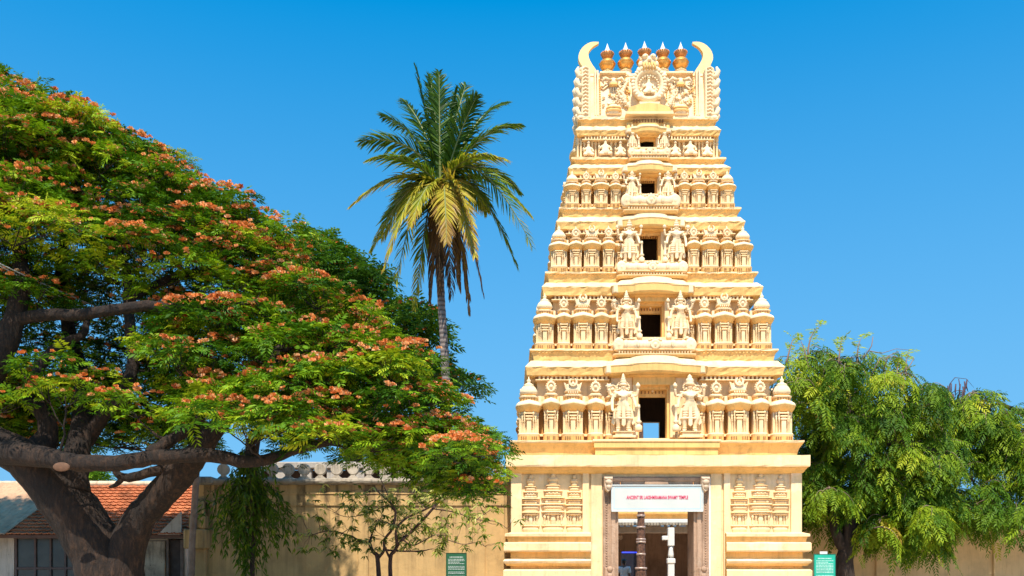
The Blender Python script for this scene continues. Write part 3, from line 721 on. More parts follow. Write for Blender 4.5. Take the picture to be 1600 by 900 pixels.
        for s in (-1, 1):
            for x in (1.0,1.14,1.52,1.63,1.74,1.98,2.09,2.19):
                pl.lathe((s*x, yl-.08, base), [(.05,0),(.05,.05),(.032,.08),(.032,H*.6),(.055,H*.66),(.036,H*.72),(.065,H*.8),(.05,H*.88),(.075,H*.97)], 8)
            pl.box(min(s*.85,s*2.22), max(s*.85,s*2.22), yl-.22, yl+.02, base, base+.1, 0)
            pl.box(min(s*.85,s*2.2), max(s*.85,s*2.2), yl-.1, yl+.02, base+H*.82, base+H, 0)
            for y in (yl+.25, yl+.55, HY, 2*HY-yl-.55, 2*HY-yl-.25):
                pl.lathe((s*(hx+.12), y, base), [(.05,0),(.03,.08),(.03,H*.6),(.06,H*.7),(.05,H*.9),(.08,H*.97)], 8)
        tag(pl.obj('colonnettes', TW, w_o), kind='stuff')
        for s in (-1, 1):                       # flaring side eaves at the ends
            pe = MB(); plan_sweep(pe, [(.40,.16,0,1),(.46,.22,.08,1),(.5,.32,.22,1),(.5,.34,.27,0),(.42,.2,.40,0),(.36,.1,.46,0)], n=13, e=3)
            pe.obj('side_eave', TW, w_o, (s*(hx+.08), HY, base+.18), s*math.pi/2)
    base = zl
    tier_z.append(zl)

# seated figures on the top tier
def seated():
    mb = skin('seated_figure', [[((0,0,.14),.11),((0,-.01,.26),.09),((0,0,.36),.10),((0,0,.43),.04),((0,-.01,.50),.06),((0,-.01,.55),.05)],
        [0,((.14,-.06,.12),.07),((.20,-.14,.06),.055),((.05,-.18,.05),.045)],[0,((-.14,-.06,.12),.07),((-.20,-.14,.06),.055),((-.05,-.18,.05),.045)],
        [2,((.14,0,.34),.045),((.20,-.03,.22),.036),((.13,-.12,.2),.03)],[2,((-.14,0,.34),.045),((-.22,-.02,.26),.036),((-.2,-.06,.38),.03)]], TW, 1)
    mb.polygons.foreach_set('material_index', [2]*len(mb.polygons)); return mb
SEAT = seated(); cwm = MB().lathe((0,-.01,0), [(.06,.55),(.075,.57),(.05,.60),(.05,.63),(.03,.66),(.01,.72)], 8, mi=2).mesh('crown', TW)
yl5 = TIER[4]['w'][1]; b5 = tier_z[3]
for s in (-1, 1):
    for x, sc in ((.86,.8),(1.33,.98),(1.86,.8)):
        o = link('seated_figure', SEAT, tower, (s*x, yl5-.18, b5+.09), 0, (sc,sc,sc)); link('crown', cwm, o)
        if x == 1.33: o['label'] = 'larger seated stucco figure between the top-tier pilasters'

# ---- crown of the tower: barrel roof with horned ends
zb = tier_z[4]; zr = zt(121, 2.45)
cb_ = MB()
prof = [(1.95,1.86,zb,0),(1.95,1.86,zb+.10,2),(1.90,1.92,zb+.13,2),(1.88,1.98,zb+(zr-zb)*.4,2),(1.87,2.08,zb+(zr-zb)*.72,2),(1.86,2.22,zb+(zr-zb)*.93,2),(1.9,2.20,zb+(zr-zb)*.95,2),(1.9,2.22,zr,2),(1.7,2.4,zr+.03,2)]
ring_sweep(cb_, prof, 30, .008, 77)
cb_.box(-1.7,1.7,2.3,2.7,zr-.05,zr+.035,2)
crown = cb_.obj('barrel_roof', TW, tower)
yf = 1.90
Hc = zr-zb
def fy(f): return 1.92 + .30*max(0,f)**1.8       # front surface y at height fraction
rl = MB()                                         # central medallion group
xc = .03; zc = zb+Hc*.60
rl.plate([(xc-.72,zb+.02),(xc+.72,zb+.02),(xc+.66,zb+.24),(xc+.34,zb+.34),(xc,zb+.38),(xc-.34,zb+.34),(xc-.66,zb+.24)], 1.58, 1.9, 1, .05)
rl.plate([(xc-.76,zb+.0),(xc+.76,zb+.0),(xc+.74,zb+.08),(xc-.74,zb+.08)], 1.52, 1.9, 0, .02)
rl.plate([(xc-.3,zb+.30),(xc+.3,zb+.30),(xc+.34,zb+.42),(xc-.34,zb+.42)], 1.6, 1.9, 2, .05)
rl.lathe((xc,2.05,zc+.06), [(.50,0),(.52,.3),(.47,.36),(.40,.36),(.36,.30),(.33,.22),(.05,.20)], 26, 1, 1.05, axis='y', mi=2)
for k in range(26):
    th = R(-50+280*k/25); rl.blob((xc+.50*math.cos(th), 1.72, zc+.06+.53*math.sin(th)), (.07,.07,.07), 8, 2)
for k in range(16):
    th = R(-30+240*k/15); rl.blob((xc+.30*math.cos(th), 1.76, zc+.03+.30*math.sin(th)), (.035,.04,.035), 6, 2)
rl.obj('medallion', TW, crown)
o = link('seated_figure', SEAT, tower, (xc, 1.80, zc-.27), 0, (.9,.8,.95)); link('crown', cwm, o); o['label'] = 'seated stucco deity inside the round medallion at the top'
kf = MB()                                         # lion face above the medallion
zk = zr+.02; yk = 1.85
kf.blob((xc,yk,zk+.10),(.24,.2,.22),14,2); kf.blob((xc,yk-.18,zk+.12),(.07,.08,.06),8,2)
for s in (-1,1):
    kf.blob((xc+s*.12,yk-.13,zk+.24),(.10,.10,.09),10,2); kf.blob((xc+s*.10,yk-.20,zk+.235),(.035,.03,.035),8,1)
    kf.blob((xc+s*.24,yk,zk+.06),(.09,.10,.12),8,2); kf.blob((xc+s*.30,yk+.02,zk-.1),(.08,.08,.1),8,2)
    kf.plate([(xc+s*.2,zk+.24),(xc+s*.30,zk+.34),(xc+s*.26,zk+.2)][::-s], yk-.02, yk+.08, 2)
for k in range(5):
    x = xc+(k-2)*.085; kf.tube([(x,yk-.17,zk+.04),(x*1.05-xc*.05,yk-.22,zk-.08),(x,yk-.18,zk-.2)], [.035,.035,.015], 7, 1)
kf.obj('lion_face', TW, tower)
ff = MB(); rr = random.Random(5)                   # foliate scrolls around the medallion
for s in (-1,1):
    for k in range(70):                             # low curling leaves across the side panels
        x = xc + s*rr.uniform(.62,1.46); z_ = zb + rr.uniform(.22,.96)*Hc
        if abs(x-s*1.06) < .24 and (z_-zb)/Hc > .55: continue
        yy = fy((z_-zb)/Hc)-.01; a_ = rr.uniform(0,6.28); q_ = rr.uniform(.05,.09)
        ff.tube([(x,yy,z_),(x+q_*math.cos(a_),yy-.045,z_+q_*math.sin(a_)),(x+q_*1.3*math.cos(a_+.9),yy-.03,z_+q_*1.3*math.sin(a_+.9)),(x+q_*.9*math.cos(a_+1.6),yy-.02,z_+q_*.9*math.sin(a_+1.6))], [.03,.028,.02,.012], 5, 2 if k%3 else 1)
    for k in range(34):
        f = k/33; z_ = zb+.30+Hc*.66*f
        x = xc + s*(.50 + .34*math.sin(f*math.pi*.9)*(1-.2*f) + rr.uniform(-.05,.05)) if f < .99 else xc+s*.4
        ff.blob((x, fy((z_-zb)/Hc)-.06, z_), (rr.uniform(.04,.09), .08, rr.uniform(.04,.08)), 7, 2)
        if k % 2: ff.blob((x+s*rr.uniform(.08,.16), fy((z_-zb)/Hc)-.03, z_+.03), (.055,.06,.04), 6, 2)
tag(ff.obj('foliate_scroll', TW, crown), kind='stuff')
for s in (-1,1):                                  # animal face with small shrine beneath, each side
    x = s*1.06 + .0
    an = MB(); z_ = zb+Hc*.70; y_ = fy(.7)-.05
    an.blob((x,y_,z_+.10),(.17,.13,.14),12,2); an.bbox(x-.13,x+.13,y_-.14,y_+.05,z_-.06,z_+.05,.04,1)
    for q in (-1,1):
        an.tube([(x+q*.10,y_-.05,z_+.14),(x+q*.26,y_-.08,z_+.20),(x+q*.36,y_-.06,z_+.10),(x+q*.30,y_-.05,z_+.03)], [.05,.05,.035,.02], 7, 2)
        an.blob((x+q*.08,y_-.11,z_+.14),(.035,.03,.03),8,1)
        an.tube([(x+q*.16,y_,z_+.02),(x+q*.32,y_,z_-.12),(x+q*.40,y_,z_-.05)], [.03,.025,.015], 6, 2)
        an.tube([(x+q*.06,y_-.05,z_-.06),(x+q*.12,y_-.02,z_-.22)], [.025,.012], 6, 2)
    an.tube([(x,y_-.05,z_-.06),(x,y_-.02,z_-.26)], [.03,.012], 6, 2)
    an.bbox(x-.42,x+.42,y_+.0,y_+.2,zr-.08,zr-.02,.01,2)
    an.obj('animal_face', TW, crown)
    sh = MB(); plan_sweep(sh, [(.20,.10,zb+.12,2),(.24,.14,zb+.16,2),(.18,.09,zb+.18,2),(.17,.09,zb+.24,2),(.26,.16,zb+.27,0),(.22,.14,zb+.30,1),(.17,.10,zb+.33,1),(.24,.15,zb+.36,0),(.2,.12,zb+.40,1),(.10,.08,zb+.46,2)], cy=1.93, cx=x, n=11)
    for k in range(6): sh.blob((x+(k-2.5)*.075,1.83,zb+.15),(.028,.03,.028),6,2)
    sh.obj('miniature_shrine', TW, crown)
    pn = MB()                                     # beaded vertical strips
    for x_ in (s*1.56, s*1.64):
        pn.bbox(x_-.025,x_+.025,fy(.3)-.06,fy(.9)+.05,zb+.14,zr-.06,.006,2)
    for k in range(16): pn.blob((s*1.485, fy(k/16)-.04, zb+.2+k*(Hc-.35)/16), (.03,.035,.03), 6, 1)
    for k in range(12): pn.blob((s*.62, fy(k/12)-.02, zb+.35+k*(Hc-.6)/12), (.025,.03,.025), 6, 1)
    tag(pn.obj('beaded_strip', TW, crown), kind='stuff')
    eg = MB()                                     # the horseshoe end, edged with flame leaves
    eg.bbox(min(s*1.80,s*2.08),max(s*1.80,s*2.08),1.80,3.2,zb+.005,zr-.02,.03,2)
    zz_ = zb+.03; k = 0
    nlv = 5
    for k in range(nlv):
        z0 = zb + .10 + k*(Hc-.12)/nlv; z1 = z0 + (Hc-.12)/nlv*1.12
        for yy in (1.86, 2.5, 3.1):
            eg.tube([(s*2.04,yy,z0),(s*2.17,yy-.02,z0+.04),(s*2.22,yy-.02,(z0+z1)/2+.03),(s*2.17,yy,z1)], [.07,.09,.075,.03], 8, 2)
    for k in range(14): eg.tube([(s*1.87,1.80,zb+.12+k*Hc/14.6),(s*1.96,1.775,zb+.16+k*Hc/14.6),(s*2.03,1.80,zb+.10+k*Hc/14.6)],[.03,.035,.015],6,2)
    eg.blob((s*2.1,1.9,zb+.02),(.16,.16,.10),10,2); eg.blob((s*2.22,1.85,zb+.08),(.06,.06,.09),8,2)
    eg.blob((s*2.0,2.1,zr+.0),(.16,.2,.13),10,2); eg.blob((s*2.12,2.05,zr-.1),(.09,.1,.08),8,2)
    eg.obj('flame_leaf_end', TW, tower)
    # horn: flat-sided crescent
    hp = [(1075,126),(1093,118),(1104,106),(1109.5,94),(1107,82),(1099,72.5),(1089,67.5),(1078,67)]
    hq = [(1075,126),(1082,113),(1088,104),(1093,94),(1094,86),(1092,81),(1087,75),(1078,69.5)]
    def Q(p): X_ = lx(p[0]+16.5-1.5, 2.35)-.235; return (X_, zt(p[1],2.35))
    A = [Q(p) for p in hp]; B = [Q(p) for p in hq]
    hn = MB()
    def fine(L):
        o_ = []
        for i in range(len(L)-1):
            p0 = L[max(i-1,0)]; p1 = L[i]; p2 = L[i+1]; p3 = L[min(i+2,len(L)-1)]
            for j in range(4):
                u = j/4; o_.append(tuple(.5*((2*p1[c])+(-p0[c]+p2[c])*u+(2*p0[c]-5*p1[c]+4*p2[c]-p3[c])*u*u+(-p0[c]+3*p1[c]-3*p2[c]+p3[c])*u**3) for c in (0,1)))
        return o_+[L[-1]]
    A, B = fine(A), fine(B); n = len(A); vs = []; hw_ = []
    for i in range(n):
        d = .14*(1-.6*i/n)
        for (x_, z__), dy in ((A[i],-d),(A[i],d),(B[i],d),(B[i],-d)):
            vs.append((s*x_, 2.35+dy, z__))
    fs = []
    ms_ = []
    for i in range(n-1):
        for k in range(4):
            q = (i*4+k, i*4+(k+1)%4, (i+1)*4+(k+1)%4, (i+1)*4+k); fs.append(q if s > 0 else q[::-1]); ms_.append([2,2,1,2][k])
    fs += [tuple(range(4)), tuple((n-1)*4+k for k in range(4))]; ms_ += [2,2]
    hn.add(vs, fs, ms_)
    i = int(n*.62); c_ = ((A[i][0]+B[i][0])/2, (A[i][1]+B[i][1])/2)
    hn.obj('horn', [CREAM, OCHRE, plaster('ivory_paint', (0.84,0.58,0.27), .05, .08)], tower)
# copper pot finials
fm = {}
pz = lambda py: zt(py, 2.5) - zt(124, 2.5)
def lp(mb, L, mi=0, n=20): return mb.lathe((0,0,0), [(r, pz(y)) for r, y in L], n, mi=mi)
coll = MB().lathe((0,0,0), [(.26,-.3),(.26,0),(.24,pz(121)),(.19,pz(118)),(.17,pz(113)),(.20,pz(112))], 18, mi=0).mesh('stucco_collar', [PALE])
potm = lp(MB(), [(.17,112.5),(.20,111),(.17,110),(.12,108.5),(.16,107),(.21,104.5),(.245,101.5),(.25,99),(.27,98.5),(.25,97.5),(.23,95),(.18,92.5),(.11,91),(.09,90)]).mesh('pot', [BRASS])
bell = MB(); bell = lp(bell, [(.08,91),(.12,90.2),(.16,88),(.19,86),(.205,83.5),(.19,81.5),(.12,80.5),(.05,80)])
for k in range(18):
    th = 2*math.pi*k/18; bell.blob((.2*math.cos(th), .2*math.sin(th), pz(82.3)), (.025,.025,.03), 6)
bellm = bell.mesh('beaded_collar', [BRASSD])
spk = lp(MB(), [(.11,81.3),(.13,80.5),(.10,78),(.065,74),(.03,70),(.004,65.5)], 0, 14).mesh('spike', [simple('polished_tin', (0.85,0.82,0.74), .3, .35, .1)])
for i, px in enumerate((949,977.5,1007,1035.5,1063.5)):
    dzz = (69-66.5, .8, -1.5, 0, 0)[i]*-.019
    o = link('pot_finial', coll, tower, (lx(px,2.5), 2.5, zt(124,2.5)+dzz)); link('pot', potm, o); link('beaded_collar', bellm, o); link('spike', spk, o)
# small urn seen through the lowest window
MB().lathe((0,0,0), [(.10,0),(.16,.04),(.06,.1),(.14,.2),(.20,.24),(.1,.27),(.06,.32),(.1,.36),(.02,.45)], 12).obj('urn', [simple('blackened_brass',(0.05,0.04,0.035),.5,.5)], tower, (.30, 4.15, led0+.02))

# ================================================================= SIGN OVER THE DOOR
SX0, SX1 = P(956.5,0,27.88).x, P(1097.5,0,27.88).x; SZ0, SZ1 = P(0,798,27.88).z, P(0,759,27.88).z
sg = empty('sign_board', ((SX0+SX1)/2, 27.88, SZ0), 'white temple name board with crimson capitals hung across the doorway', 'sign')
hw, hh = (SX1-SX0)/2, SZ1-SZ0
BOARD = simple('sign_white', (0.54,0.54,0.50), .45, 0, .04, 2.0, .03)
MB().bbox(-hw, hw, 0, .05, 0, hh, .004).obj('panel', [BOARD], sg)
fr = MB()
for a in ((-hw-.02,hw+.02,-.03,.0),(-hw-.02,hw+.02,hh,hh+.03)): fr.bbox(a[0],a[1],-.025,.06,a[2],a[3],.005)
for s in (-1,1): fr.bbox(min(s*hw,s*(hw+.028)),max(s*hw,s*(hw+.028)),-.022,.058,.001,hh-.001,.005)
fr.obj('frame', [simple('aluminium', (0.70,0.73,0.70), .4, .3, .05)], sg)
bl = MB(); t_ = .012; q = .05
bl.box(-hw+q,hw-q,-.003,.0,q,q+t_); bl.box(-hw+q,hw-q,-.003,0,hh-q-t_,hh-q); bl.box(-hw+q,-hw+q+t_,-.003,0,q+t_+.001,hh-q-t_-.001); bl.box(hw-q-t_,hw-q,-.003,0,q+t_+.001,hh-q-t_-.001)
bl.obj('border_line', [simple('light_blue_paint', (0.30,0.55,0.68), .5, 0, .05)], sg)
def text_mesh(body, mat, width, height, name='lettering'):
    cu = bpy.data.curves.new(name, 'FONT'); cu.body = body; cu.size = 1; cu.align_x = 'CENTER'; cu.extrude = .02; cu.offset = .022
    o = bpy.data.objects.new(name, cu); COL.objects.link(o)
    dg = bpy.context.evaluated_depsgraph_get(); dg.update()
    me = bpy.data.meshes.new_from_object(o.evaluated_get(dg)); bpy.data.objects.remove(o)
    co = np.zeros(len(me.vertices)*3); me.vertices.foreach_get('co', co); co = co.reshape(-1,3)
    co[:,0] -= (co[:,0].min()+co[:,0].max())/2; co[:,1] -= co[:,1].min()
    co[:,0] *= width/(co[:,0].max()-co[:,0].min()); co[:,1] *= height/co[:,1].max(); co[:,2] *= .2
    co = np.stack([co[:,0], -co[:,2], co[:,1]], 1)
    me.vertices.foreach_set('co', co.ravel()); me.materials.clear(); me.materials.append(mat); me.name = name; me.update(); return me
CRIM = simple('crimson_paint', (0.62,0.02,0.10), .5, 0, .05)
link('lettering', text_mesh('ANCIENT SRI LAKSHMIRAMANA SWAMY TEMPLE', CRIM, 96/53.2, 5.6/53.2), sg, (.0, -.006, P(0,780,27.88).z-SZ0))
for s in (-1,1): MB().tube([(s*(hw-.25),.05,hh),(s*(hw-.25),.1,hh+.12)], .012, 6).obj('hanger', [BRASSD], sg)

# ================================================================= LEAFY THINGS
def leafmat(name, stops, trans=0.45, rough=0.5, noise_scale=0.5):
    m = bpy.data.materials.new(name); m.use_nodes = True; t = m.node_tree; t.nodes.clear()
    o = t.nodes.new('ShaderNodeOutputMaterial'); at = t.nodes.new('ShaderNodeAttribute'); at.attribute_name = 'tint'
    r = ramp(t, at.outputs['Fac'], stops)
    b = t.nodes.new('ShaderNodeBsdfPrincipled'); b.inputs['Roughness'].default_value = rough; b.inputs['Specular IOR Level'].default_value = .14
    tr = t.nodes.new('ShaderNodeBsdfTranslucent'); mx = t.nodes.new('ShaderNodeMixShader'); mx.inputs[0].default_value = trans
    t.links.new(r.outputs[0], b.inputs['Base Color'])
    br = mixc(t, r.outputs[0], (1.0,0.95,0.3), .9, 'MULTIPLY'); t.links.new(mixc(t, r.outputs[0], br, .6), tr.inputs[0])
    t.links.new(b.outputs[0], mx.inputs[1]); t.links.new(tr.outputs[0], mx.inputs[2]); t.links.new(mx.outputs[0], o.inputs[0])
    return m
def norm(a): return a/np.maximum(np.linalg.norm(a, axis=-1, keepdims=True), 1e-9)
def fans(Pn, D, U, s, pairs, ll, lw, droop=.25, fwd=.6, t0=.15, leafdroop=.2, taper=.5):
    """compound leaves: Pn (M,3) bases, D directions, U ups, s sizes (M,) -> (M*pairs*2,4,3) diamond leaflets"""
    M = len(Pn); D = norm(D); Sd = norm(np.cross(D, U)); Un = norm(np.cross(Sd, D)); out_ = []
    g_ = np.array([0,0,-1.0])
    for k in range(pairs):
        t_ = t0 + (1-t0)*k/max(1, pairs-1)
        base_ = Pn + D*(t_*s)[:,None] + g_*(droop*t_*t_*s)[:,None]
        sc = (1 - taper*abs(t_-.45)*1.2)
        for sg_ in (-1, 1):
            d = norm(Sd*sg_*(1-.35*t_) + D*fwd*(.6+t_*.9) + g_*leafdroop + rng.normal(0,.10,(M,3)))
            L = (ll*sc*s)[:,None]; wv = norm(np.cross(d, Un + rng.normal(0,.35,(M,3))))*(lw*sc*s)[:,None]*.5
            tip = base_ + d*L + g_*(L*.12); mid = base_ + d*L*.5
            out_.append(np.stack([base_, mid-wv, tip, mid+wv], 1))
    return np.concatenate(out_, 0)

def inpoly(x, y, poly):
    c = False; n = len(poly); j = n-1
    for i in range(n):
        xi, yi = poly[i]; xj, yj = poly[j]
        if (yi > y) != (yj > y) and x < (xj-xi)*(y-yi)/(yj-yi)+xi: c = not c
        j = i
    return c
def proj(p): return 800 + p[0]*F/p[1], 900 - (p[2]-EYE)*F/p[1]
class Tree:
    """skeleton of limbs grown towards leaf pads"""
    def __init__(s, seed): s.nodes = []; s.paths = []; s.r = random.Random(seed)
    def limb(s, pts, radii, steps=5):
        pts = [Vector(p) for p in pts]; o = []; rr = []
        for i in range(len(pts)-1):
            p0, p1, p2, p3 = pts[max(i-1,0)], pts[i], pts[i+1], pts[min(i+2,len(pts)-1)]
            for j in range(steps):
                u = j/steps; q = .5*((2*p1)+(-p0+p2)*u+(2*p0-5*p1+4*p2-p3)*u*u+(-p0+3*p1-3*p2+p3)*u**3)
                w = radii[i]*(1-u)+radii[i+1]*u
                o.append(q + Vector([s.r.uniform(-1,1)*min(w*.10,.018) for _ in range(3)])); rr.append(w*(1+s.r.uniform(-.03,.03)*(1 if w < .3 else .4)))
        o.append(pts[-1]); rr.append(radii[-1]); s.paths.append((o, rr)); s.nodes += list(zip(o, rr))
    def reach(s, target, rmin=.02, sag=.10, wig=.08, maxr=.09, steps=7):
        target = Vector(target); best = None; bd_ = 1e9
        for p, r in s.nodes:
            if r < rmin*1.1: continue
            d = (p-target).length + max(0, p.z-target.z)*.6
            if d < bd_: bd_ = d; best = (p, r)
        p0, r0 = best; L = (target-p0).length; r1 = min(r0*.75, maxr, .02+.014*L); o = []; rr = []
        c = p0 + (target-p0)*.5 + Vector((0,0,-sag*L)) + Vector([s.r.uniform(-1,1)*wig*L for _ in range(3)])
        for j in range(steps+1):
            u = j/steps; q = p0*(1-u)**2 + c*2*u*(1-u) + target*u*u
            if 0 < j < steps: q += Vector([s.r.uniform(-1,1)*wig*.22*L for _ in range(3)])
            o.append(q); rr.append(r1*(1-u)+rmin*u*.6)
        s.paths.append((o, rr)); s.nodes += list(zip(o, rr))
    def wood(s, mb, n=9, thr=.1):
        for o, rr in s.paths: mb.tube(o, rr, n if max(rr) > thr else 5)
        return mb
def bark(name, c1, c2, c3, sc=(3,3,.8), strength=.9):
    m, t, b = newmat(name)
    n1 = N(t, 'ShaderNodeTexNoise', Scale=2.2, Detail=9.0, Roughness=.7); t.links.new(worldpos(t, sc), n1.inputs[0])
    n3 = N(t, 'ShaderNodeTexNoise', Scale=.9, Detail=4.0); t.links.new(worldpos(t), n3.inputs[0])
    a = ramp(t, n1.outputs[0], [(.3,c1),(.5,c2),(.72,c3)]).outputs[0]
    t.links.new(mixc(t, a, c1, ramp(t, n3.outputs[0], [(.45,(0,0,0)),(.65,(.7,.7,.7))]).outputs[0]), b.inputs['Base Color'])
    b.inputs['Roughness'].default_value = .9; bump(t, b, n1.outputs[0], strength, .16); return m
BARK = bark('furrowed_brown_bark', (0.008,0.004,0.0025), (0.026,0.012,0.006), (0.10,0.048,0.024), (5,5,1.6), 1.0)

# ---------------- flowering rain tree
GREEN = [(0,(0.014,0.05,0.003)),(.35,(0.055,0.145,0.005)),(.7,(0.18,0.32,0.009)),(1,(0.40,0.46,0.018))]
LEAF = leafmat('feathery_leaf', GREEN, .32)
FLOW = leafmat('silk_blossom', [(0,(0.45,0.08,0.03)),(.35,(0.80,0.25,0.06)),(.7,(0.90,0.42,0.18)),(1,(0.92,0.66,0.44))], .2, .8)
def pad_leaves(C, rx, rz, n, size, pairs=4, ll=.42, lw=.13, up=.35):
    """leaves spread over a low dome of foliage"""
    th = rng.uniform(0, 2*math.pi, n); u = rng.uniform(0, 1, n)**.55
    hz = np.sqrt(np.clip(1-u*u, 0, 1)); x = np.cos(th)*u; y = np.sin(th)*u
    hf = rng.uniform(.75, 1.05, n)
    Pn = np.array(C) + np.stack([x*rx, y*rx, (hz*hf - .35*(rng.random(n) < .22)*rng.random(n)*2)*rz], 1)
    tx, ty = rng.normal(0,.22,2); Pn[:,2] += (x*tx + y*ty)*rx - .22*rz*(u>.8)*rng.random(n)*2
    D = np.stack([x + rng.normal(0,.5,n), y + rng.normal(0,.5,n), hz*up + rng.normal(0,.22,n) - .1], 1)
    U = np.stack([x*.5, y*.5, 1+0*x], 1) + rng.normal(0,.3,(n,3))
    return Pn, D, U
def sample_pads(regions, seed):
    r = random.Random(seed); pads = []
    for (poly, n, Yf, rad, gap) in regions:
        xs = [p[0] for p in poly]; ys = [p[1] for p in poly]; got = []; tries = 0
        while len(got) < n and tries < 9000:
            tries += 1; x = r.uniform(min(xs), max(xs)); y = r.uniform(min(ys), max(ys))
            if not inpoly(x, y, poly): continue
            Y = Yf(x, y, r); k = F/Y
            c = P(x, y, Y); ra = r.uniform(*rad)
            if any((c-q[0]).length < gap*(ra+q[1]) for q in got): continue
            got.append((c, ra))
        pads += got
    return pads
OUT = [(-260,30),(-120,60),(0,112),(50,128),(95,152),(140,172),(190,188),(235,222),(300,262),(350,292),(400,322),(440,350),(468,388),(500,452),(560,478),(610,520),(655,570),(700,612),(740,640),(768,668),(785,700),(778,740),(765,800),(700,772),(640,742),(560,728),(470,735),(430,708),(350,694),(300,660),(262,600),(252,545),(230,500),(-260,470)]
T1 = Tree(3)
pads = sample_pads([
  ([(-240,60),(-110,90),(0,142),(50,158),(95,180),(190,218),(300,292),(400,350),(448,390),(480,460),(400,470),(300,455),(240,390),(0,385),(-240,370)], 150, lambda x,y,r: 23.2 + r.uniform(-.8,.8) - 3.2*((y-(130+.62*max(0,x)))/260) + r.uniform(0,1.7), (.6,1.05), .38),
  ([(-220,80),(0,165),(190,245),(300,320),(400,380),(440,430),(240,400),(-220,380)], 34, lambda x,y,r: r.uniform(24.3,25.8 if x < 200 else 26.8), (.9,1.3), .40),
  ([(255,510),(330,498),(420,485),(495,462),(560,500),(615,545),(700,640),(742,690),(738,730),(690,728),(630,712),(560,706),(470,712),(440,690),(350,678),(310,640),(270,575)], 105, lambda x,y,r: 22.5 - 3.2*((y-480)/250) + r.uniform(-1.4,2.4), (.52,.92), .38),
  ([(655,690),(745,700),(750,720),(738,772),(700,750),(660,725)], 9, lambda x,y,r: 22 + r.uniform(-1,1.5), (.5,.75), .4),
  ([(-200,400),(240,400),(300,470),(290,690),(60,700),(-200,690)], 115, lambda x,y,r: r.uniform(22.6,25.8), (.55,1.0), .40),
  ([(-200,395),(60,400),(180,420),(150,470),(-200,470)], 14, lambda x,y,r: r.uniform(21,24), (.7,1.0), .45),
  ([(-200,560),(100,590),(240,600),(235,650),(100,640),(-200,640)], 16, lambda x,y,r: r.uniform(20,24), (.55,.9), .45),
  ([(560,702),(640,700),(742,690),(752,740),(742,788),(722,782),(690,768),(650,742),(560,726)], 26, lambda x,y,r: 22 + r.uniform(-1.2,1.4), (.45,.72), .36),
  ([(40,600),(300,600),(345,690),(330,706),(60,712),(-60,680)], 50, lambda x,y,r: r.uniform(22.8,25.8), (.5,.85), .36),
  ([(-200,600),(60,600),(60,690),(-200,690)], 26, lambda x,y,r: r.uniform(22.5,25.8), (.5,.85), .36),
], 5)
Y1 = 22.0
q = lambda *a: [P(x, y, Y) for x, y, Y in a]
T1.limb([P(178,1012,22),P(172,950,22),P(166,900,22),P(146,850,22),P(115,800,21.9),P(78,755,21.8),P(35,715,21.7),P(-25,680,21.5),P(-90,600,21.3),P(-150,480,21)], [1.0,.76,.66,.62,.60,.54,.45,.38,.32,.25])
T1.limb([P(172,985,22),P(184,920,21.95),P(198,860,21.85),P(220,808,21.7),P(250,775,21.6),P(280,742,21.4),P(305,712,21.2),P(345,660,21),P(400,600,21),P(440,540,21.4)], [.7,.58,.42,.35,.34,.34,.28,.19,.14,.08])
T1.limb([P(-10,705,21.6),P(60,712,21),P(110,722,20.6),P(180,723,20.4),P(250,714,20.3),P(330,712,20.3),P(400,722,20.3),P(470,700,20.4),P(560,680,20.6),P(640,668,20.8),P(700,680,21)], [.32,.24,.19,.175,.165,.15,.125,.11,.09,.065,.04])
T1.limb([P(112,770,21.8),P(118,720,22),P(130,660,22.4),P(128,600,23),P(110,520,23.5),P(95,430,24),P(105,330,24)], [.40,.30,.26,.20,.17,.13,.09])
T1.limb([P(135,690,22.5),P(160,650,22.2),P(190,620,22),P(207,575,22),P(205,530,22),P(200,480,22.2),P(198,420,22.5),P(170,360,23)], [.18,.165,.15,.14,.13,.11,.09,.06])
T1.limb([P(-60,700,21.6),P(-30,620,21.5),P(2,555,21.4),P(22,500,21.4),P(34,440,21.6),P(32,390,22),P(60,310,22.5),P(92,250,23)], [.36,.30,.26,.23,.19,.15,.11,.07])
T1.limb([P(20,500,21.4),P(70,492,21.2),P(120,492,21),P(165,486,21),P(230,478,21),P(290,482,21),P(340,484,21.2),P(400,470,21.4)], [.15,.135,.13,.125,.12,.10,.08,.05])
T1.limb([P(55,590,21.6),P(75,555,21.6),P(100,535,21.7),P(130,522,21.8),P(136,495,22)], [.13,.12,.10,.09,.06])
T1.limb([P(35,715,21.7),P(70,690,22),P(72,655,22),P(45,625,22.2),P(5,600,22.5),P(-60,560,23)], [.30,.26,.2,.17,.15,.12])
T1.limb([P(275,728,21.4),P(235,738,21.2),P(205,746,21.1),P(188,744,21.1),P(178,733,21.1)], [.14,.11,.10,.09,.06])
T1.limb([P(192,746,21.1),P(182,757,21.05),P(170,761,21.0)], [.08,.055,.02])
T1.limb([P(235,708,20.3),P(262,690,20.6),P(300,668,21),P(320,640,21.3)], [.14,.13,.11,.08])
T1.limb([P(390,722,20.3),P(392,708,20.6),P(400,680,21),P(470,640,22),P(560,600,23)], [.12,.12,.1,.08,.05])
T1.limb([P(198,470,22.2),P(280,430,23),P(370,430,24),P(440,450,24.5)], [.10,.09,.07,.05])
T1.limb([P(60,310,22.5),P(140,300,23),P(220,330,23.5),P(290,370,24)], [.09,.08,.07,.05])
for c, ra in pads: T1.reach(c + Vector((0,0,-.05)), .018, .08, .10, .09)
for c, ra in pads:                       # twigs inside every pad
    for _ in range(5):
        a = T1.r.uniform(0, 6.28); T1.reach(c + Vector((math.cos(a)*ra*.7, math.sin(a)*ra*.7, ra*.12)), .012, .05, .12, .04, 4)
tr1 = empty('flowering_rain_tree', P(178,1012,22) , 'huge spreading tree covered in pink orange silky blossoms with forked leaning brown trunk', 'tree')
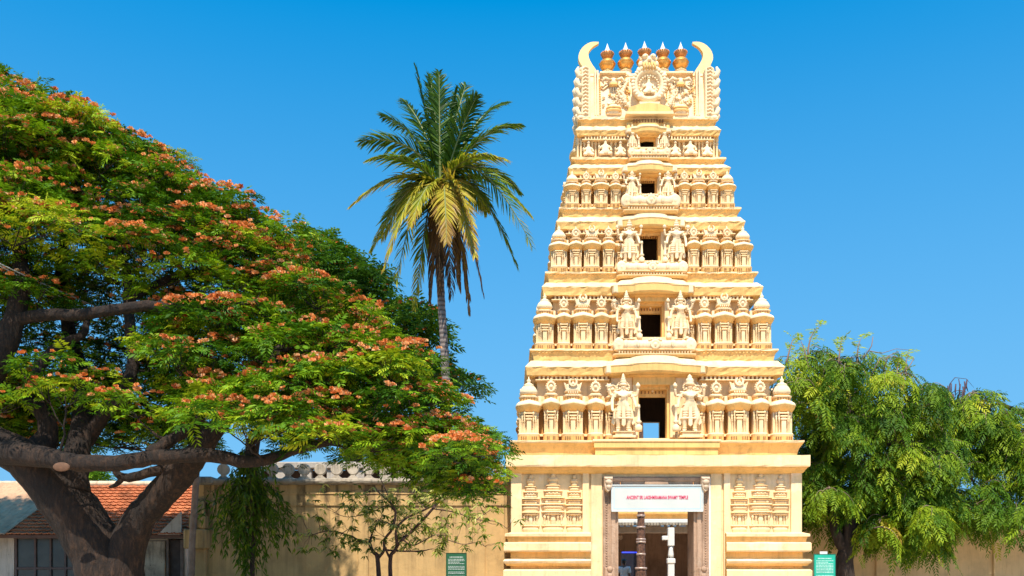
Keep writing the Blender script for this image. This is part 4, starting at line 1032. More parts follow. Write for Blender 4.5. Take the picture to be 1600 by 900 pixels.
tr1.location.z = 0
o_ = tuple(-tr1.location)
def shift(V): return V - np.array(tr1_loc)
tr1_loc = tuple(tr1.location)
wood = T1.wood(MB(), 14, .12)
wood.v = [(x-tr1_loc[0], y-tr1_loc[1], z-tr1_loc[2]) for x, y, z in wood.v]
wood.obj('trunk', [BARK], tr1)
cc = MB(); c0 = P(98,730,20.33) - tr1.location      # sawn limb end
cc.lathe((c0.x, c0.y-.02, c0.z), [(.15,0),(.16,.04),(.14,.05),(.02,.052)], 16, 1.15, .62, axis='y'); cc.obj('sawn_limb_end', [simple('cut_wood',(0.13,0.06,0.03),.8,0,.25,14)], tr1)
VS, TS, FL = [], [], []
for c, ra in pads:
    n = int(150*(ra/1.0)**2 * T1.r.uniform(.8,1.15))
    if proj(c)[1] > 390 and proj(c)[0] < 245: n = int(n*.72)
    Pn, D, U = pad_leaves(c, ra, ra*.44, n, 1)
    s_ = rng.uniform(.22,.40,n)*T1.r.choice((.85,1,1.1))
    V = fans(Pn, D, U, s_, 6, .50, .15, .22, .55, .12, .22)
    tn = np.clip(rng.normal(.50,.20) + rng.normal(0,.20,n), 0, 1); VS.append(V); TS.append(np.tile(tn, 12))
    nf = int(66*(ra/1.0)**2 * T1.r.choice((.3,.8,1.1,1.7)))
    if proj(c)[1] > 390 and proj(c)[0] < 245: nf = nf//3
    th = rng.uniform(0, 6.28, nf); u = rng.uniform(0,1,nf)**.6; cl = rng.uniform(0,6.28)
    for a, b_ in zip(th, u):
        FL.append((c.x + math.cos(a)*b_*ra, c.y + math.sin(a)*b_*ra, c.z + math.sqrt(1-b_*b_*.95)*ra*.44 + rng.uniform(.06,.14)))
V = np.concatenate(VS); tn = np.concatenate(TS)
def clip_out(V, tn, poly, jit=6):
    c = V.mean(1); px = 800 + c[:,0]*F/c[:,1]; py = 900 - (c[:,2]-EYE)*F/c[:,1]
    keep = np.array([True]*len(c)); return V[keep], tn[keep]
cr_ = quads_mesh('crown', V - np.array(tr1_loc), LEAF, tn, tr1); cr_['kind'] = 'stuff'
print('rain leaves', len(V))
# blossoms: upward brushes of silky stamens
def blossom_quads(seed, n=24, r=.078):
    g_ = np.random.default_rng(seed); th = g_.uniform(0,6.28,n); el = g_.uniform(.1,1.5,n)
    d = np.stack([np.cos(th)*np.cos(el), np.sin(th)*np.cos(el), np.sin(el)*.8], 1)
    w = norm(np.cross(d, g_.normal(0,1,(n,3))))*.019
    b0 = d*.01; return np.stack([b0-w*.3, b0+w*.3, d*r*g_.uniform(.8,1.15,(n,1))+w, d*r*g_.uniform(.8,1.15,(n,1))-w], 1)
BQ = [blossom_quads(k) for k in range(5)]
FLa = np.array(FL); dist = np.linalg.norm(FLa - np.array([0,0,EYE]), axis=1)
fx = 800 + FLa[:,0]*F/FLa[:,1]; fy_ = 900 - (FLa[:,2]-EYE)*F/FLa[:,1]
vis = (fx > 4) & (fx < 1590) & (fy_ > 100)
order = np.argsort(np.where(vis, dist, 1e6)); near = order[:300]; far = order[300:]
bms = []
for k in range(5):
    tmp = quads_mesh('blossom', BQ[k], FLOW, rng.uniform(.1+.12*k*.5, .75+.05*k, len(BQ[k]))); bms.append(tmp.data); bpy.data.objects.remove(tmp)
for i, f in enumerate(near):
    sc = rng.uniform(.85,1.25); link('blossom', bms[i%5], tr1, tuple(FLa[f]-np.array(tr1_loc)), rng.uniform(0,6.28), (sc,sc,sc))
VV = []; TT = []
for f in far:
    VV.append(BQ[f%5]*rng.uniform(.85,1.3) + FLa[f] - np.array(tr1_loc)); TT.append(np.clip(rng.uniform(.1,.8)+rng.normal(0,.15,len(BQ[0])),0,1))
bo = quads_mesh('blossoms', np.concatenate(VV), FLOW, np.concatenate(TT), tr1); bo['kind'] = 'stuff'
print('blossoms', len(FL))

# ---------------- darker tree of the same kind far behind the wall
def far_tree(name, regions, label, trunkpts, radii, seed, leafm, size, dens, flow=0, pairs=4, bk=BARK, ll=.55, lw=.2, cat='tree', group=None, ptrunk=.05):
    T = Tree(seed); T.limb(trunkpts, radii); pds = sample_pads(regions, seed)
    for c, ra in pds: T.reach(c, .03, .1, .1, .12)
    e = empty(name, (trunkpts[0].x, trunkpts[0].y, 0), label, cat, group); L = np.array(e.location)
    w = T.wood(MB(), 8); w.v = [tuple(np.array(v)-L) for v in w.v]; w.obj('trunk', [bk], e)
    VS = []; TS = []; FV = []; FT = []
    for c, ra in pds:
        n = int(dens*ra*ra*T.r.uniform(.75,1.2)); Pn, D, U = pad_leaves(c, ra, ra*.55, n, 1)
        VS.append(fans(Pn, D, U, rng.uniform(size*.75,size*1.3,n), pairs, ll, lw)); TS.append(np.tile(np.clip(rng.normal(.4,.12)+rng.normal(0,.15,n),0,1), pairs*2))
        for _ in range(int(flow*ra*ra)):
            a = rng.uniform(0,6.28); u = rng.uniform(0,1)**.6
            FV.append(BQ[0]*1.4 + np.array([c.x+math.cos(a)*u*ra, c.y+math.sin(a)*u*ra, c.z+math.sqrt(1-u*u*.9)*ra*.55+.1]) - L); FT.append(rng.uniform(.1,.7,len(BQ[0])))
    V = np.concatenate(VS); o = quads_mesh('crown', V-L, leafm, np.concatenate(TS), e); o['kind'] = 'stuff'
    if FV: o = quads_mesh('blossoms', np.concatenate(FV), FLOW, np.concatenate(FT), e); o['kind'] = 'stuff'
    print(name, len(V)); return e
far_tree('background_rain_tree', [([(440,420),(470,405),(520,392),(562,412),(600,450),(635,500),(670,545),(705,598),(712,625),(660,640),(560,640),(450,600),(410,500)], 46, lambda x,y,r: r.uniform(45,51), (1.2,2.0), .42)],
  'darker rounded tree behind the wall, its edge showing right of the palm trunk', [P(560,945,48),P(560,850,48),P(555,740,48),P(540,620,48),P(530,520,48)], [.7,.55,.5,.4,.2], 21, leafmat('dark_leaf', [(0,(0.012,0.04,0.006)),(.5,(0.06,0.15,0.008)),(1,(0.18,0.28,0.02))], .35), .6, 75, 9)

# ---------------- coconut palm
PY = 40.0
pc = P(690,290,PY)
palm = empty('coconut_palm', (P(700,0,PY).x, PY, 0), 'tall coconut palm with ringed grey trunk and browning lower fronds against blue sky', 'palm tree')
pl_ = Vector(palm.location)
m, t, b = newmat('ringed_palm_bark')
wv = N(t, 'ShaderNodeTexWave', Scale=1.6, Distortion=.6, Detail=2.0); wv.bands_direction = 'Z'; t.links.new(worldpos(t), wv.inputs[0])
t.links.new(ramp(t, wv.outputs[0], [(.1,(0.10,0.075,0.065)),(.3,(0.17,0.13,0.115)),(.9,(0.23,0.18,0.155))]).outputs[0], b.inputs['Base Color']); b.inputs['Roughness'].default_value = .9; bump(t, b, wv.outputs[0], .5, .03)
tk = MB(); pts = []; rr = []
path = [(702,960),(700,800),(699,700),(697,600),(694,540),(690,480),(687,420),(688,360),(690,300)]
for i, (x, y) in enumerate(path): pts.append(P(x,y,PY)-pl_); rr.append((.28,.22,.19,.18,.17,.16,.165,.18,.22)[i])
pp = []; r2 = []
for i in range(len(pts)-1):
    for j in range(8):
        u = j/8; pp.append(pts[i].lerp(pts[i+1], u)); r2.append((rr[i]*(1-u)+rr[i+1]*u)*(1.06 if j%2 else .97))
pp.append(pts[-1]); r2.append(rr[-1]); tk.tube(pp, r2, 14); tk.obj('trunk', [m], palm)
PALMM = leafmat('palm_frond', [(0,(0.06,0.035,0.022)),(.18,(0.20,0.11,0.05)),(.34,(0.34,0.20,0.04)),(.5,(0.48,0.40,0.04)),(.7,(0.17,0.25,0.02)),(.85,(0.06,0.13,0.015)),(1,(0.025,0.065,0.010))], .35, .4)
RACH = simple('frond_stalk', (0.17,0.19,0.05), .5)
RACHB = simple('dry_frond_stalk', (0.26,0.15,0.07), .7)
FR = [ # tip px, tip py, depth offset, lift, tint, length factor
 (650,107,.6,.10,.92),(672,118,1.2,.05,.95),(686,113,-.4,.05,.9),(712,141,.8,.08,.93),(728,132,1.6,.12,.9),(790,160,.8,.35,.88),(812,195,-.8,.35,.84),(745,150,-1.,.15,.88),
 (790,250,-2.0,.35,.66),(829,337,.6,.50,.72),(832,386,-1.0,.62,.78),(809,419,.8,.60,.80),(755,458,-.6,.55,.24),(733,487,.8,.60,.30),(742,400,-2.2,.45,.55),
 (648,481,.6,.62,.72),(619,441,-.8,.62,.74),(580,392,.4,.55,.78),(596,372,1.2,.50,.70),(600,420,-1.5,.60,.58),(548,322,-.6,.42,.60),(563,222,.4,.35,.84),(597,181,.8,.25,.88),(631,156,1.4,.2,.92),(575,250,-1.6,.35,.78),
 (698,379,-3.0,.32,.46),(737,352,-2.6,.34,.50),(687,455,-.5,.62,.16),(705,462,-.3,.6,.20),(672,470,.4,.6,.22),(760,330,2.2,.45,.75),(625,330,2.4,.45,.72),(718,450,.9,.55,.34),(812,300,1.6,.45,.82),(642,352,-2.4,.45,.60)]
gz = np.array([0,0,-1.0])
for i, (tx, ty, dy, lift, tint) in enumerate(FR):
    tip = P(tx, ty, PY+dy*.95) - pl_; org = P(690+rng.uniform(-6,6), 292+rng.uniform(-10,12), PY+.05*dy) - pl_
    L = (tip-org).length; ctrl = org.lerp(tip, .42) + Vector((0,0,lift*L*1.05))
    c = [org*(1-u)**2 + ctrl*2*u*(1-u) + tip*u*u for u in np.linspace(0,1,15)]
    e = MB().tube(c, [.055*(1-u)**.8+.008 for u in np.linspace(0,1,15)], 5).obj('frond', [RACH if tint > .45 else RACHB], palm)
    n = 66; u = np.linspace(.12,.995,n); A, B, C_ = np.array(org), np.array(ctrl), np.array(tip)
    pos = A*((1-u)**2)[:,None] + B*(2*u*(1-u))[:,None] + C_*(u*u)[:,None]
    d = norm((B-A)*(1-u)[:,None] + (C_-B)*u[:,None])
    side = norm(np.cross(d, np.array([0,0,1.0])+d*0)); side = np.where(np.isfinite(side), side, 0)
    # fronds twist: tilt the leaflet plane
    tw = rng.normal(0,.35) ; upv = norm(np.cross(side, d)); side = side*math.cos(tw)+upv*math.sin(tw)
    Q_ = []; ti_ = []
    for sg_ in (-1,1):
        ln = (1.12*np.sin((u*.84+.13)*math.pi)**.6)*rng.uniform(.82,1.1,n)
        dr = (.22 + .55*rng.random(n)*.6 + (.55 if tint < .4 else .12))[:,None] if False else (rng.uniform(.20,.55,n) + (.7 if tint < .4 else .05))[:,None]
        dd_ = norm(side*sg_*(.80-.35*u)[:,None] + d*(.45+.5*u)[:,None] + upv*.10 + rng.normal(0,.06,(n,3)))
        p1 = pos + dd_*(ln*.5)[:,None] + gz*(ln[:,None]*.5*dr*.35); d2 = norm(dd_ + gz*dr*1.2); p2 = p1 + d2*(ln*.5)[:,None]
        w_ = norm(np.cross(dd_, upv + rng.normal(0,.4,(n,3))))*(.040)
        Q_.append(np.stack([pos-w_*.6, pos+w_*.6, p1+w_, p1-w_], 1)); Q_.append(np.stack([p1-w_, p1+w_, p2+w_*.12, p2-w_*.12], 1))
        # tips are dry and yellow on older fronds
        tb = np.clip(tint + rng.normal(0,.045,n) - .10*(u>.8)*(tint<.8), 0, 1); ti_ += [tb, np.clip(tb-rng.uniform(0,.16,n)*(tint<.86), 0, 1)]
    tag(quads_mesh('leaflets', np.concatenate(Q_), PALMM, np.concatenate(ti_), e), kind='stuff')
nut = MB().blob((0,0,0), (.13,.13,.16), 12).mesh('coconut', [simple('coconut_husk',(0.24,0.20,0.05),.5,0,.3)])
for k in range(9):
    a = k*.7; c = P(690,306,PY) - pl_; link('coconut', nut, palm, (c.x+.34*math.cos(a), c.y+.34*math.sin(a), c.z-.1-.12*(k%3)), a)
hb = MB()
for k in range(26):                                     # fibrous sheath rags at the crown's base
    a = rng.uniform(0,6.28); c = P(690,316,PY)-pl_; l = rng.uniform(.6,2.2)
    p0 = Vector((c.x+.2*math.cos(a), c.y+.2*math.sin(a), c.z+rng.uniform(-.4,.4))); hb.tube([p0, p0+Vector((.22*math.cos(a),.22*math.sin(a),-l*.5)), p0+Vector((.2*math.cos(a+.3),.2*math.sin(a+.3),-l))], [.05,.04,.008], 4)
tag(hb.obj('sheath_fibre', [RACHB], palm), kind='stuff')

# ================================================================= BOUNDARY WALL WITH DISC BALUSTRADE (left)
def stained(name, col, z_top, dark=.75):
    m = plaster(name, col, .14, .18, (0.16,0.10,0.05), patch=(col[0]*1.1, col[1]*1.1, col[2]*1.1))
    t = m.node_tree; b = t.nodes['Principled BSDF']; src = b.inputs['Base Color'].links[0].from_socket
    gp = t.nodes.new('ShaderNodeNewGeometry'); sp = t.nodes.new('ShaderNodeSeparateXYZ'); t.links.new(gp.outputs['Position'], sp.inputs[0])
    mr = t.nodes.new('ShaderNodeMapRange'); mr.inputs[1].default_value = z_top-3.4; mr.inputs[2].default_value = z_top; t.links.new(sp.outputs['Z'], mr.inputs[0])
    n1 = N(t, 'ShaderNodeTexNoise', Scale=1.0, Detail=5.0, Roughness=.6); t.links.new(worldpos(t, (3.4,3.4,.09)), n1.inputs[0])
    n2 = N(t, 'ShaderNodeTexNoise', Scale=3.0, Detail=6.0, Roughness=.7); t.links.new(worldpos(t, (1,1,.6)), n2.inputs[0])
    f = ramp(t, n1.outputs[0], [(.47,(0,0,0)),(.545,(1,1,1))]).outputs[0]
    f = mixc(t, f, mr.outputs[0], 1.0, 'MULTIPLY'); f = mixc(t, f, ramp(t, n2.outputs[0], [(.35,(.35,.35,.35)),(.6,(1,1,1))]).outputs[0], 1.0, 'MULTIPLY')
    f = mixc(t, (0,0,0), f, dark)
    t.links.new(mixc(t, src, (0.030,0.024,0.020), f), b.inputs['Base Color']); return m
WY = 29.5; wz = lambda py, Y=WY: EYE+(900-py)*Y/F; wx = lambda px, Y=WY: (px-800)*Y/F
WALLM = stained('stained_ochre_wall', (0.55,0.35,0.15), wz(756), .85)
COPE = plaster('mildewed_coping', (0.34,0.28,0.21), .25, .65, (0.05,0.045,0.04), bumps=.7)
DISC = plaster('grey_white_plaster', (0.46,0.39,0.31), .2, .6, (0.10,0.09,0.08), bumps=.5)
wl = empty('boundary_wall', (wx(303), WY, 0), 'high stained ochre wall topped with a row of disc shaped balusters left of tower', 'wall')
L = Vector(wl.location); X0, X1 = 0.0, CX-4.3-L.x
zT = wz(757)
mb = MB(); mb.box(X0+.05, X1, 0, .45, 0, wz(790)); mb.box(X0+.02, X1, -.04, .45, wz(790)+.001, wz(785)); mb.box(X0+.05, X1, -.01, .45, wz(785)+.001, zT)
mb.box(X0+.05, X1, -.035, -.0, wz(772), wz(769)); mb.obj('wall_face', [WALLM], wl)
cp = MB(); nseg = 60; 
pr = [(-.06,zT-.02),(-.12,zT+.0),(-.20,zT+.03),(-.22,zT+.08),(-.20,zT+.14),(-.08,zT+.19)]
vs = []; fs = []
for (y, z) in pr + [(.5,zT+.19),(.5,zT-.02)]:
    for k in range(nseg+1): vs.append((X0-.10+(X1-X0+.10)*k/nseg, y+random.uniform(-.01,.01), z+random.uniform(-.012,.012)))
for i in range(len(pr)+1):
    for k in range(nseg): a = i*(nseg+1)+k; fs.append((a, a+1, a+nseg+2, a+nseg+1))
fs.append(tuple(i*(nseg+1) for i in range(len(pr)+2))[::-1]); cp.add(vs, fs, 0, False); cp.obj('coping', [COPE], wl)
zD = zT+.19
dm = MB(); rD = .185
dm.lathe((0,0,.19+.115), [(rD*.9,-.085),(rD,-.07),(rD,.07),(rD*.9,.085),(rD*.86,.085),(.02,.07)], 24, axis='y')
dm.plate([(-.19,0),(.19,0),(.14,.05),(.07,.10),(.075,.17),(-.075,.17),(-.07,.10),(-.14,.05)], -.07, .07)
dmm = dm.mesh('disc_baluster', [DISC])
px = 350.0; k = 0
while px < 790:
    if not (365 < px < 378): link('disc_baluster', dmm, wl, (wx(px+rng.uniform(-.6,.6), WY+.1)-L.x, .1, zD-.012), rng.uniform(-.04,.04), (1,1,rng.uniform(.97,1.03)))
    px += 25.2
# corner pier with bracket stones
pr_ = MB(); xa = X0; 
pr_.bbox(xa+.02, xa+.42, -.22, .3, 0, zT-.45, .03); pr_.obj('corner_pier', [WALLM], wl)
for (a, b_, z0, z1, yy) in ((-.12,.50,wz(858),wz(828),-.62),(.0,.46,wz(827.5),wz(806),-.50),(.06,.42,wz(805),wz(784),-.40)):
    q_ = MB(); q_.bbox(xa+a, xa+b_, yy, .1, z0, z1, .04); q_.obj('bracket_stone', [WALLM], wl)
q_ = MB(); q_.bbox(xa-.14, xa+.66, -.32, .5, zT-.02, zT+.22, .05); q_.obj('pier_cap', [COPE], wl)
# pilaster strips on the wall
for px in (560, 742): MB().bbox(wx(px)-L.x, wx(px)-L.x+.32, -.06, .02, 0, wz(791), .01).obj('wall_pilaster', [WALLM], wl)
# ------ building behind that wall
bb = empty('inner_shrine_building', (wx(560,36), 36, 0), 'white parapet of a low inner building with small dark openings behind the disc balusters', 'building')
IB = plaster('dirty_white_wall', (0.44,0.38,0.32), .15, .4, (0.12,0.10,0.09))
h_ = wz(722,36)
b0 = MB(); b0.box(-4.2,4.4,0,4,0,h_-.9); b0.obj('wall', [IB], bb)
b1 = MB(); 
for x in np.arange(-4.2,4.2,1.0): b1.bbox(x, x+.42, 0, .3, h_-.9, h_-.25, .01)
b1.bbox(-4.3,4.5,-.1,.5,h_-.25,h_,.03); b1.obj('parapet', [IB], bb)
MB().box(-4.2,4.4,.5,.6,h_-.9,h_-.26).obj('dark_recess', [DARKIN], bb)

# ================================================================= RIGHT BOUNDARY WALL
RW = 34.0
rw = empty('plain_boundary_wall', (wx(1262,RW), RW, 0), 'plain sunlit cream wall behind the drooping tree right of tower', 'wall')
RWM = plaster('warm_cream_wall', (0.80,0.57,0.32), .12, .15)
MB().box(-1.5, 16, 0, .4, 0, wz(792,RW)).obj('wall_face', [RWM], rw)
MB().bbox(-.02, 16, -.1, .5, wz(792,RW)+.002, wz(787,RW), .03).obj('coping', [COPE], rw)
for px in (1377,1560): MB().bbox(wx(px,RW)-rw.location.x-.22, wx(px,RW)-rw.location.x+.22, -.12, .02, 0, wz(793,RW), .02).obj('wall_pilaster', [RWM], rw)

# ================================================================= COURTYARD THROUGH THE DOOR
cy = empty('courtyard_hall', (4.6, 46, 0), 'shaded pillared hall with yellow cornice seen through the doorway', 'building')
hz = lambda py, Y=46: EYE+(900-py)*Y/F
hxx = lambda px, Y=46: (px-800)*Y/F - 4.6
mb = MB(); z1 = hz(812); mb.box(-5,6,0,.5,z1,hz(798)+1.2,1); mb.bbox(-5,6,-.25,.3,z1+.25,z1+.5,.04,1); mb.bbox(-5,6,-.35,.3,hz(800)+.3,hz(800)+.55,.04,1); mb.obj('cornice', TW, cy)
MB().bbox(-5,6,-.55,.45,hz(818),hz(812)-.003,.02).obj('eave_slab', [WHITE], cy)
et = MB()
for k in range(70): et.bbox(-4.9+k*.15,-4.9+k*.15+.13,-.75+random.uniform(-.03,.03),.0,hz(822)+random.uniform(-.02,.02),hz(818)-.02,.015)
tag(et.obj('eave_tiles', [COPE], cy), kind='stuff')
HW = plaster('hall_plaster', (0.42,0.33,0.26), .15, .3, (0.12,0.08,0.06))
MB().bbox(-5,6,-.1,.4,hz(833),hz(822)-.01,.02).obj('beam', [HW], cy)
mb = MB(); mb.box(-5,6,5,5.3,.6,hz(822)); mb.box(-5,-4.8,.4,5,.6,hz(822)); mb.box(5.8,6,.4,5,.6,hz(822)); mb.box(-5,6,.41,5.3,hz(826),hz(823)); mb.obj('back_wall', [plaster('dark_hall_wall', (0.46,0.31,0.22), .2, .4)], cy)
MB().box(-5.5,6.5,-1.2,5.4,0,.6).obj('floor_platform', [STONE], cy)
for px_ in (1052,): 
    c = MB(); x = hxx(1053.5,44); 
    c.bbox(x-.15,x+.15,-1.2,-.9,.6,hz(872,44),.02); c.bbox(x-.19,x+.19,-1.24,-.86,hz(880,44),hz(872,44),.03); c.lathe((x,-1.05,0),[(.13,hz(872,44)),(.14,hz(866,44)),(.11,hz(858,44)),(.11,hz(852,44))],8); c.bbox(x-.15,x+.15,-1.2,-.9,hz(852,44),hz(823,44),.02)
    c.bbox(x-.42,x+.16,-1.15,-.95,hz(843,44),hz(836,44),.03); c.obj('white_pillar', [WHITE], cy)
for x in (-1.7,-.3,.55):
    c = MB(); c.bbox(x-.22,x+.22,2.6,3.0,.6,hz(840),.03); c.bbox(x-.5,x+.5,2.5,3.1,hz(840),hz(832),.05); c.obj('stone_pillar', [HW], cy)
# dark doorway and lit screen
tv = empty('display_screen', (P(988,0,44.5).x, 44.5, .6), 'dark screen with a bright blue strip along its top in the courtyard hall', 'screen')
tz = lambda py: hz(py,44.5)-.6
w_ = .52
MB().bbox(-w_,w_,0,.08,.2,tz(862),.01).obj('panel', [simple('black_glass',(0.02,0.02,0.03),.2)], tv)
m, t, b = newmat('blue_led'); b.inputs['Base Color'].default_value=(0.02,0.03,.4,1); b.inputs['Emission Color'].default_value=(0.03,0.06,1,1); b.inputs['Emission Strength'].default_value=1.2
MB().box(-w_+.03,w_-.03,-.012,.0,tz(864),tz(862.3)).obj('light_strip', [m], tv)
for s in (-1,1): MB().box(s*.3-.04,s*.3+.04,.01,.07,0,.2).obj('leg', [simple('black_metal',(0.03,0.03,0.03),.4)], tv)
# flagstaff
fs_ = empty('temple_flagstaff', (P(1001.5,0,42).x, 42, 0), 'dark carved copper sheathed flagstaff column standing inside the doorway', 'flagstaff')
f2 = lambda py: EYE+(900-py)*42/F
COP = simple('dark_embossed_copper', (0.13,0.06,0.035), .6, .0, .7, 11, .9)
mb = MB(); mb.box(-.9,.9,-.9,.9,0,.5); mb.box(-.6,.6,-.6,.6,.5,.9); mb.obj('base', [STONE], fs_)
ys = [(892,.24),(884,.19),(840,.175),(820,.165),(800,.155),(770,.14),(700,.11)]
mb = MB(); mb.lathe((0,0,0), [(.3,.9),(.24,1.1),(.24,f2(892)),(.19,f2(886)),(.185,f2(850)),(.165,f2(822)),(.155,f2(805)),(.13,f2(740)),(.09,f2(640)),(.05,f2(600))], 8, smooth=False); mb.obj('shaft', [COP], fs_)
for py, r in ((888,.27),(866,.205),(847,.215),(843,.215),(824,.20),(806,.19),(780,.17)):
    MB().lathe((0,0,f2(py)), [(r*.9,-.05),(r,-.03),(r*1.02,0),(r,.03),(r*.9,.05)], 16).obj('ring_band', [simple('worn_copper_band',(0.45,0.32,0.26),.4,.3,.3)], fs_)

# ---------------- person in white seen from behind
SKIN = simple('brown_skin', (0.20,0.10,0.06), .55, 0, .08, 20, .05)
SHIRT = simple('white_cotton_shirt', (0.74,0.72,0.72), .85, 0, .05, 12, .2)
HAIR = simple('black_hair', (0.012,0.010,0.010), .45, 0, .3, 40, .4)
DHOTI = simple('white_waistcloth', (0.70,0.68,0.64), .9, 0, .05, 8, .3)
pe = empty('person', (P(975,0,38).x, 38, .45), 'person with short black hair in a white short sleeved shirt, back turned, inside the doorway', 'person', None, R(160))
H_ = .98
def body_mesh():
    ch = [[((0,0,.95),.15),((0,-.005,1.12),.135),((0,0,1.30),.165),((0,0,1.42),.13),((0,0,1.49),.058),((0,-.015,1.57),.082),((0,-.01,1.65),.085)],
     [0,((.10,0,.88),.10),((.11,-.01,.50),.060),((.11,.01,.10),.040),((.11,.01,.05),.042),((.125,-.12,.03),.034)],
     [0,((-.10,0,.88),.10),((-.11,.01,.50),.060),((-.11,.04,.10),.040),((-.11,.04,.05),.042),((-.125,-.09,.03),.034)]]
    arms = []
    for s in (-1,1):
        arms.append([3,((s*.19,0,1.40),.058),((s*.235,.01,1.13),.042),((s*.245,-.07,.90),.028),((s*.245,-.09,.84),.034)])
    n_ = sum(len([q for q in c if not isinstance(q,int)]) for c in ch)
    L_ = ch + arms
    idx = n_ + 3
    for i, s in enumerate((-1,1)):
        hand = n_ + 3 + 4*i
        for j in range(4):
            L_.append([hand, ((s*.245+(j-1.5)*.004*s, -.075-.017*j, .79),.0095),((s*.243,-.08-.018*j,.75+.004*abs(j-1.5)),.009),((s*.238,-.075-.017*j,.725+.006*abs(j-1.5)),.008)])
        L_.append([hand, ((s*.238,-.125,.83),.012),((s*.232,-.145,.80),.010)])
    return skin('body', L_, [SKIN], 1)
link('body', body_mesh(), pe)
ex = MB(); ex.blob((0,-.10,1.60),(.014,.022,.022),8)
for s in (-1,1): ex.blob((s*.083,0,1.60),(.014,.026,.034),8)
ex.obj('nose_and_ears', [SKIN], pe)
ex = MB()
for s in (-1,1): ex.blob((s*.032,-.083,1.625),(.013,.008,.007),8)
ex.obj('eyes', [HAIR], pe); MB().blob((0,-.092,1.555),(.026,.008,.008),8).obj('mouth', [simple('lips',(0.25,0.09,0.07),.5)], pe)
hm = MB(); hm.blob((0,.018,1.665),(.096,.105,.082),16); hm.blob((0,.05,1.60),(.082,.065,.07),14); hm.obj('hair', [HAIR], pe)
sh = skin('shirt', [[((0,0,.82),.185),((0,0,1.0),.17),((0,-.005,1.14),.155),((0,0,1.30),.185),((0,0,1.41),.15),((0,0,1.455),.085)],
   [4,((.20,0,1.40),.078),((.245,.01,1.18),.072)],[4,((-.20,0,1.40),.078),((-.245,.01,1.18),.072)]], [SHIRT], 1); link('shirt', sh, pe)
dh = MB(); dh.lathe((0,0,0), [(.17,.12),(.19,.3),(.185,.6),(.19,.9),(.16,.98)], 20, 1.1, .8); dh.obj('waistcloth', [DHOTI], pe)
pe.scale = (H_*1.02, H_, (2.27-.45)/1.73)

# ================================================================= DROOPING FISHBONE-LEAVED TREES (right)
DROOP = leafmat('drooping_leaf', [(0,(0.02,0.06,0.006)),(.35,(0.07,0.15,0.008)),(.65,(0.24,0.33,0.014)),(.9,(0.50,0.50,0.03)),(1,(0.40,0.26,0.05))], .32, .55)
BARK2 = bark('dark_bark', (0.02,0.012,0.01), (0.05,0.03,0.022), (0.13,0.09,0.065))
TWIG = simple('dry_twig', (0.22,0.14,0.10), .9)
def droop_tree(name, label, limbs, regions, seed, per=15, ln=(.35,1.15), leafs=7, s=.42, pairs=7, dens_tint=.42):
    T = Tree(seed)
    for pts, rr in limbs: T.limb(pts, rr)
    pds = sample_pads(regions, seed)
    for c, ra in pds: T.reach(c, .022, -.05, .12, .10)
    e = empty(name, (limbs[0][0][0].x, limbs[0][0][0].y, 0), label, 'tree'); L = np.array(e.location)
    tw = MB(); VS = []; TS = []
    for c, ra in pds:
        tint_pad = rng.normal(dens_tint, .085)
        for _ in range(int(per*T.r.uniform(.7,1.25))):
            a = T.r.uniform(0, 6.28); h = Vector((math.cos(a), math.sin(a)*1.0, 0)); l = T.r.uniform(*ln)
            p0 = c + Vector([T.r.uniform(-.2,.2)*ra for _ in range(3)])
            p1 = p0 + h*ra*.55 + Vector((0,0,ra*T.r.uniform(.15,.55))); p2 = p1 + h*ra*T.r.uniform(.3,.6) + Vector((0,0,-l*.35)); p3 = p2 + h*.1 + Vector((0,0,-l*.6))
            pts = []
            for u in np.linspace(0,1,9): pts.append(p0*(1-u)**3+p1*3*u*(1-u)**2+p2*3*u*u*(1-u)+p3*u**3)
            if T.r.random() < .5: tw.tube([q_-Vector(L) for q_ in pts], [.014*(1-u)+.004 for u in np.linspace(0,1,9)], 3)
            us = np.linspace(.22,1.0,leafs); Pn = []; D = []
            for i, u in enumerate(us):
                q_ = p0*(1-u)**3+p1*3*u*(1-u)**2+p2*3*u*u*(1-u)+p3*u**3
                sd_ = Vector((-h.y, h.x, 0))*(1 if i%2 else -1)*T.r.uniform(.3,1.0)
                d = sd_ + h*T.r.uniform(.1,.6) + Vector((0,0,-.15-.85*u+T.r.uniform(-.45,.5)))
                Pn.append(q_); D.append(d)
            n = len(Pn); Pn = np.array(Pn); D = np.array(D); U = np.array([[h.x*.5,h.y*.5,.8]]*n)
            VS.append(fans(Pn, D, U, rng.uniform(.75,1.25,n)*s, pairs, .44, .125, .30, .45, .12, .28, .45))
            TS.append(np.tile(np.clip(tint_pad + rng.normal(0,.13,n) + (.35 if T.r.random() < .03 else 0),0,1), pairs*2))
    V = np.concatenate(VS)
    w = T.wood(MB(), 9, .08); w.v = [tuple(np.array(v)-L) for v in w.v]; w.obj('trunk', [BARK2], e)
    o = quads_mesh('crown', V-L, DROOP, np.concatenate(TS), e); o['kind'] = 'stuff'
    o = tw.obj('twigs', [TWIG], e); o['kind'] = 'stuff'
    print(name, len(V)); return e, T
EY = 31.0
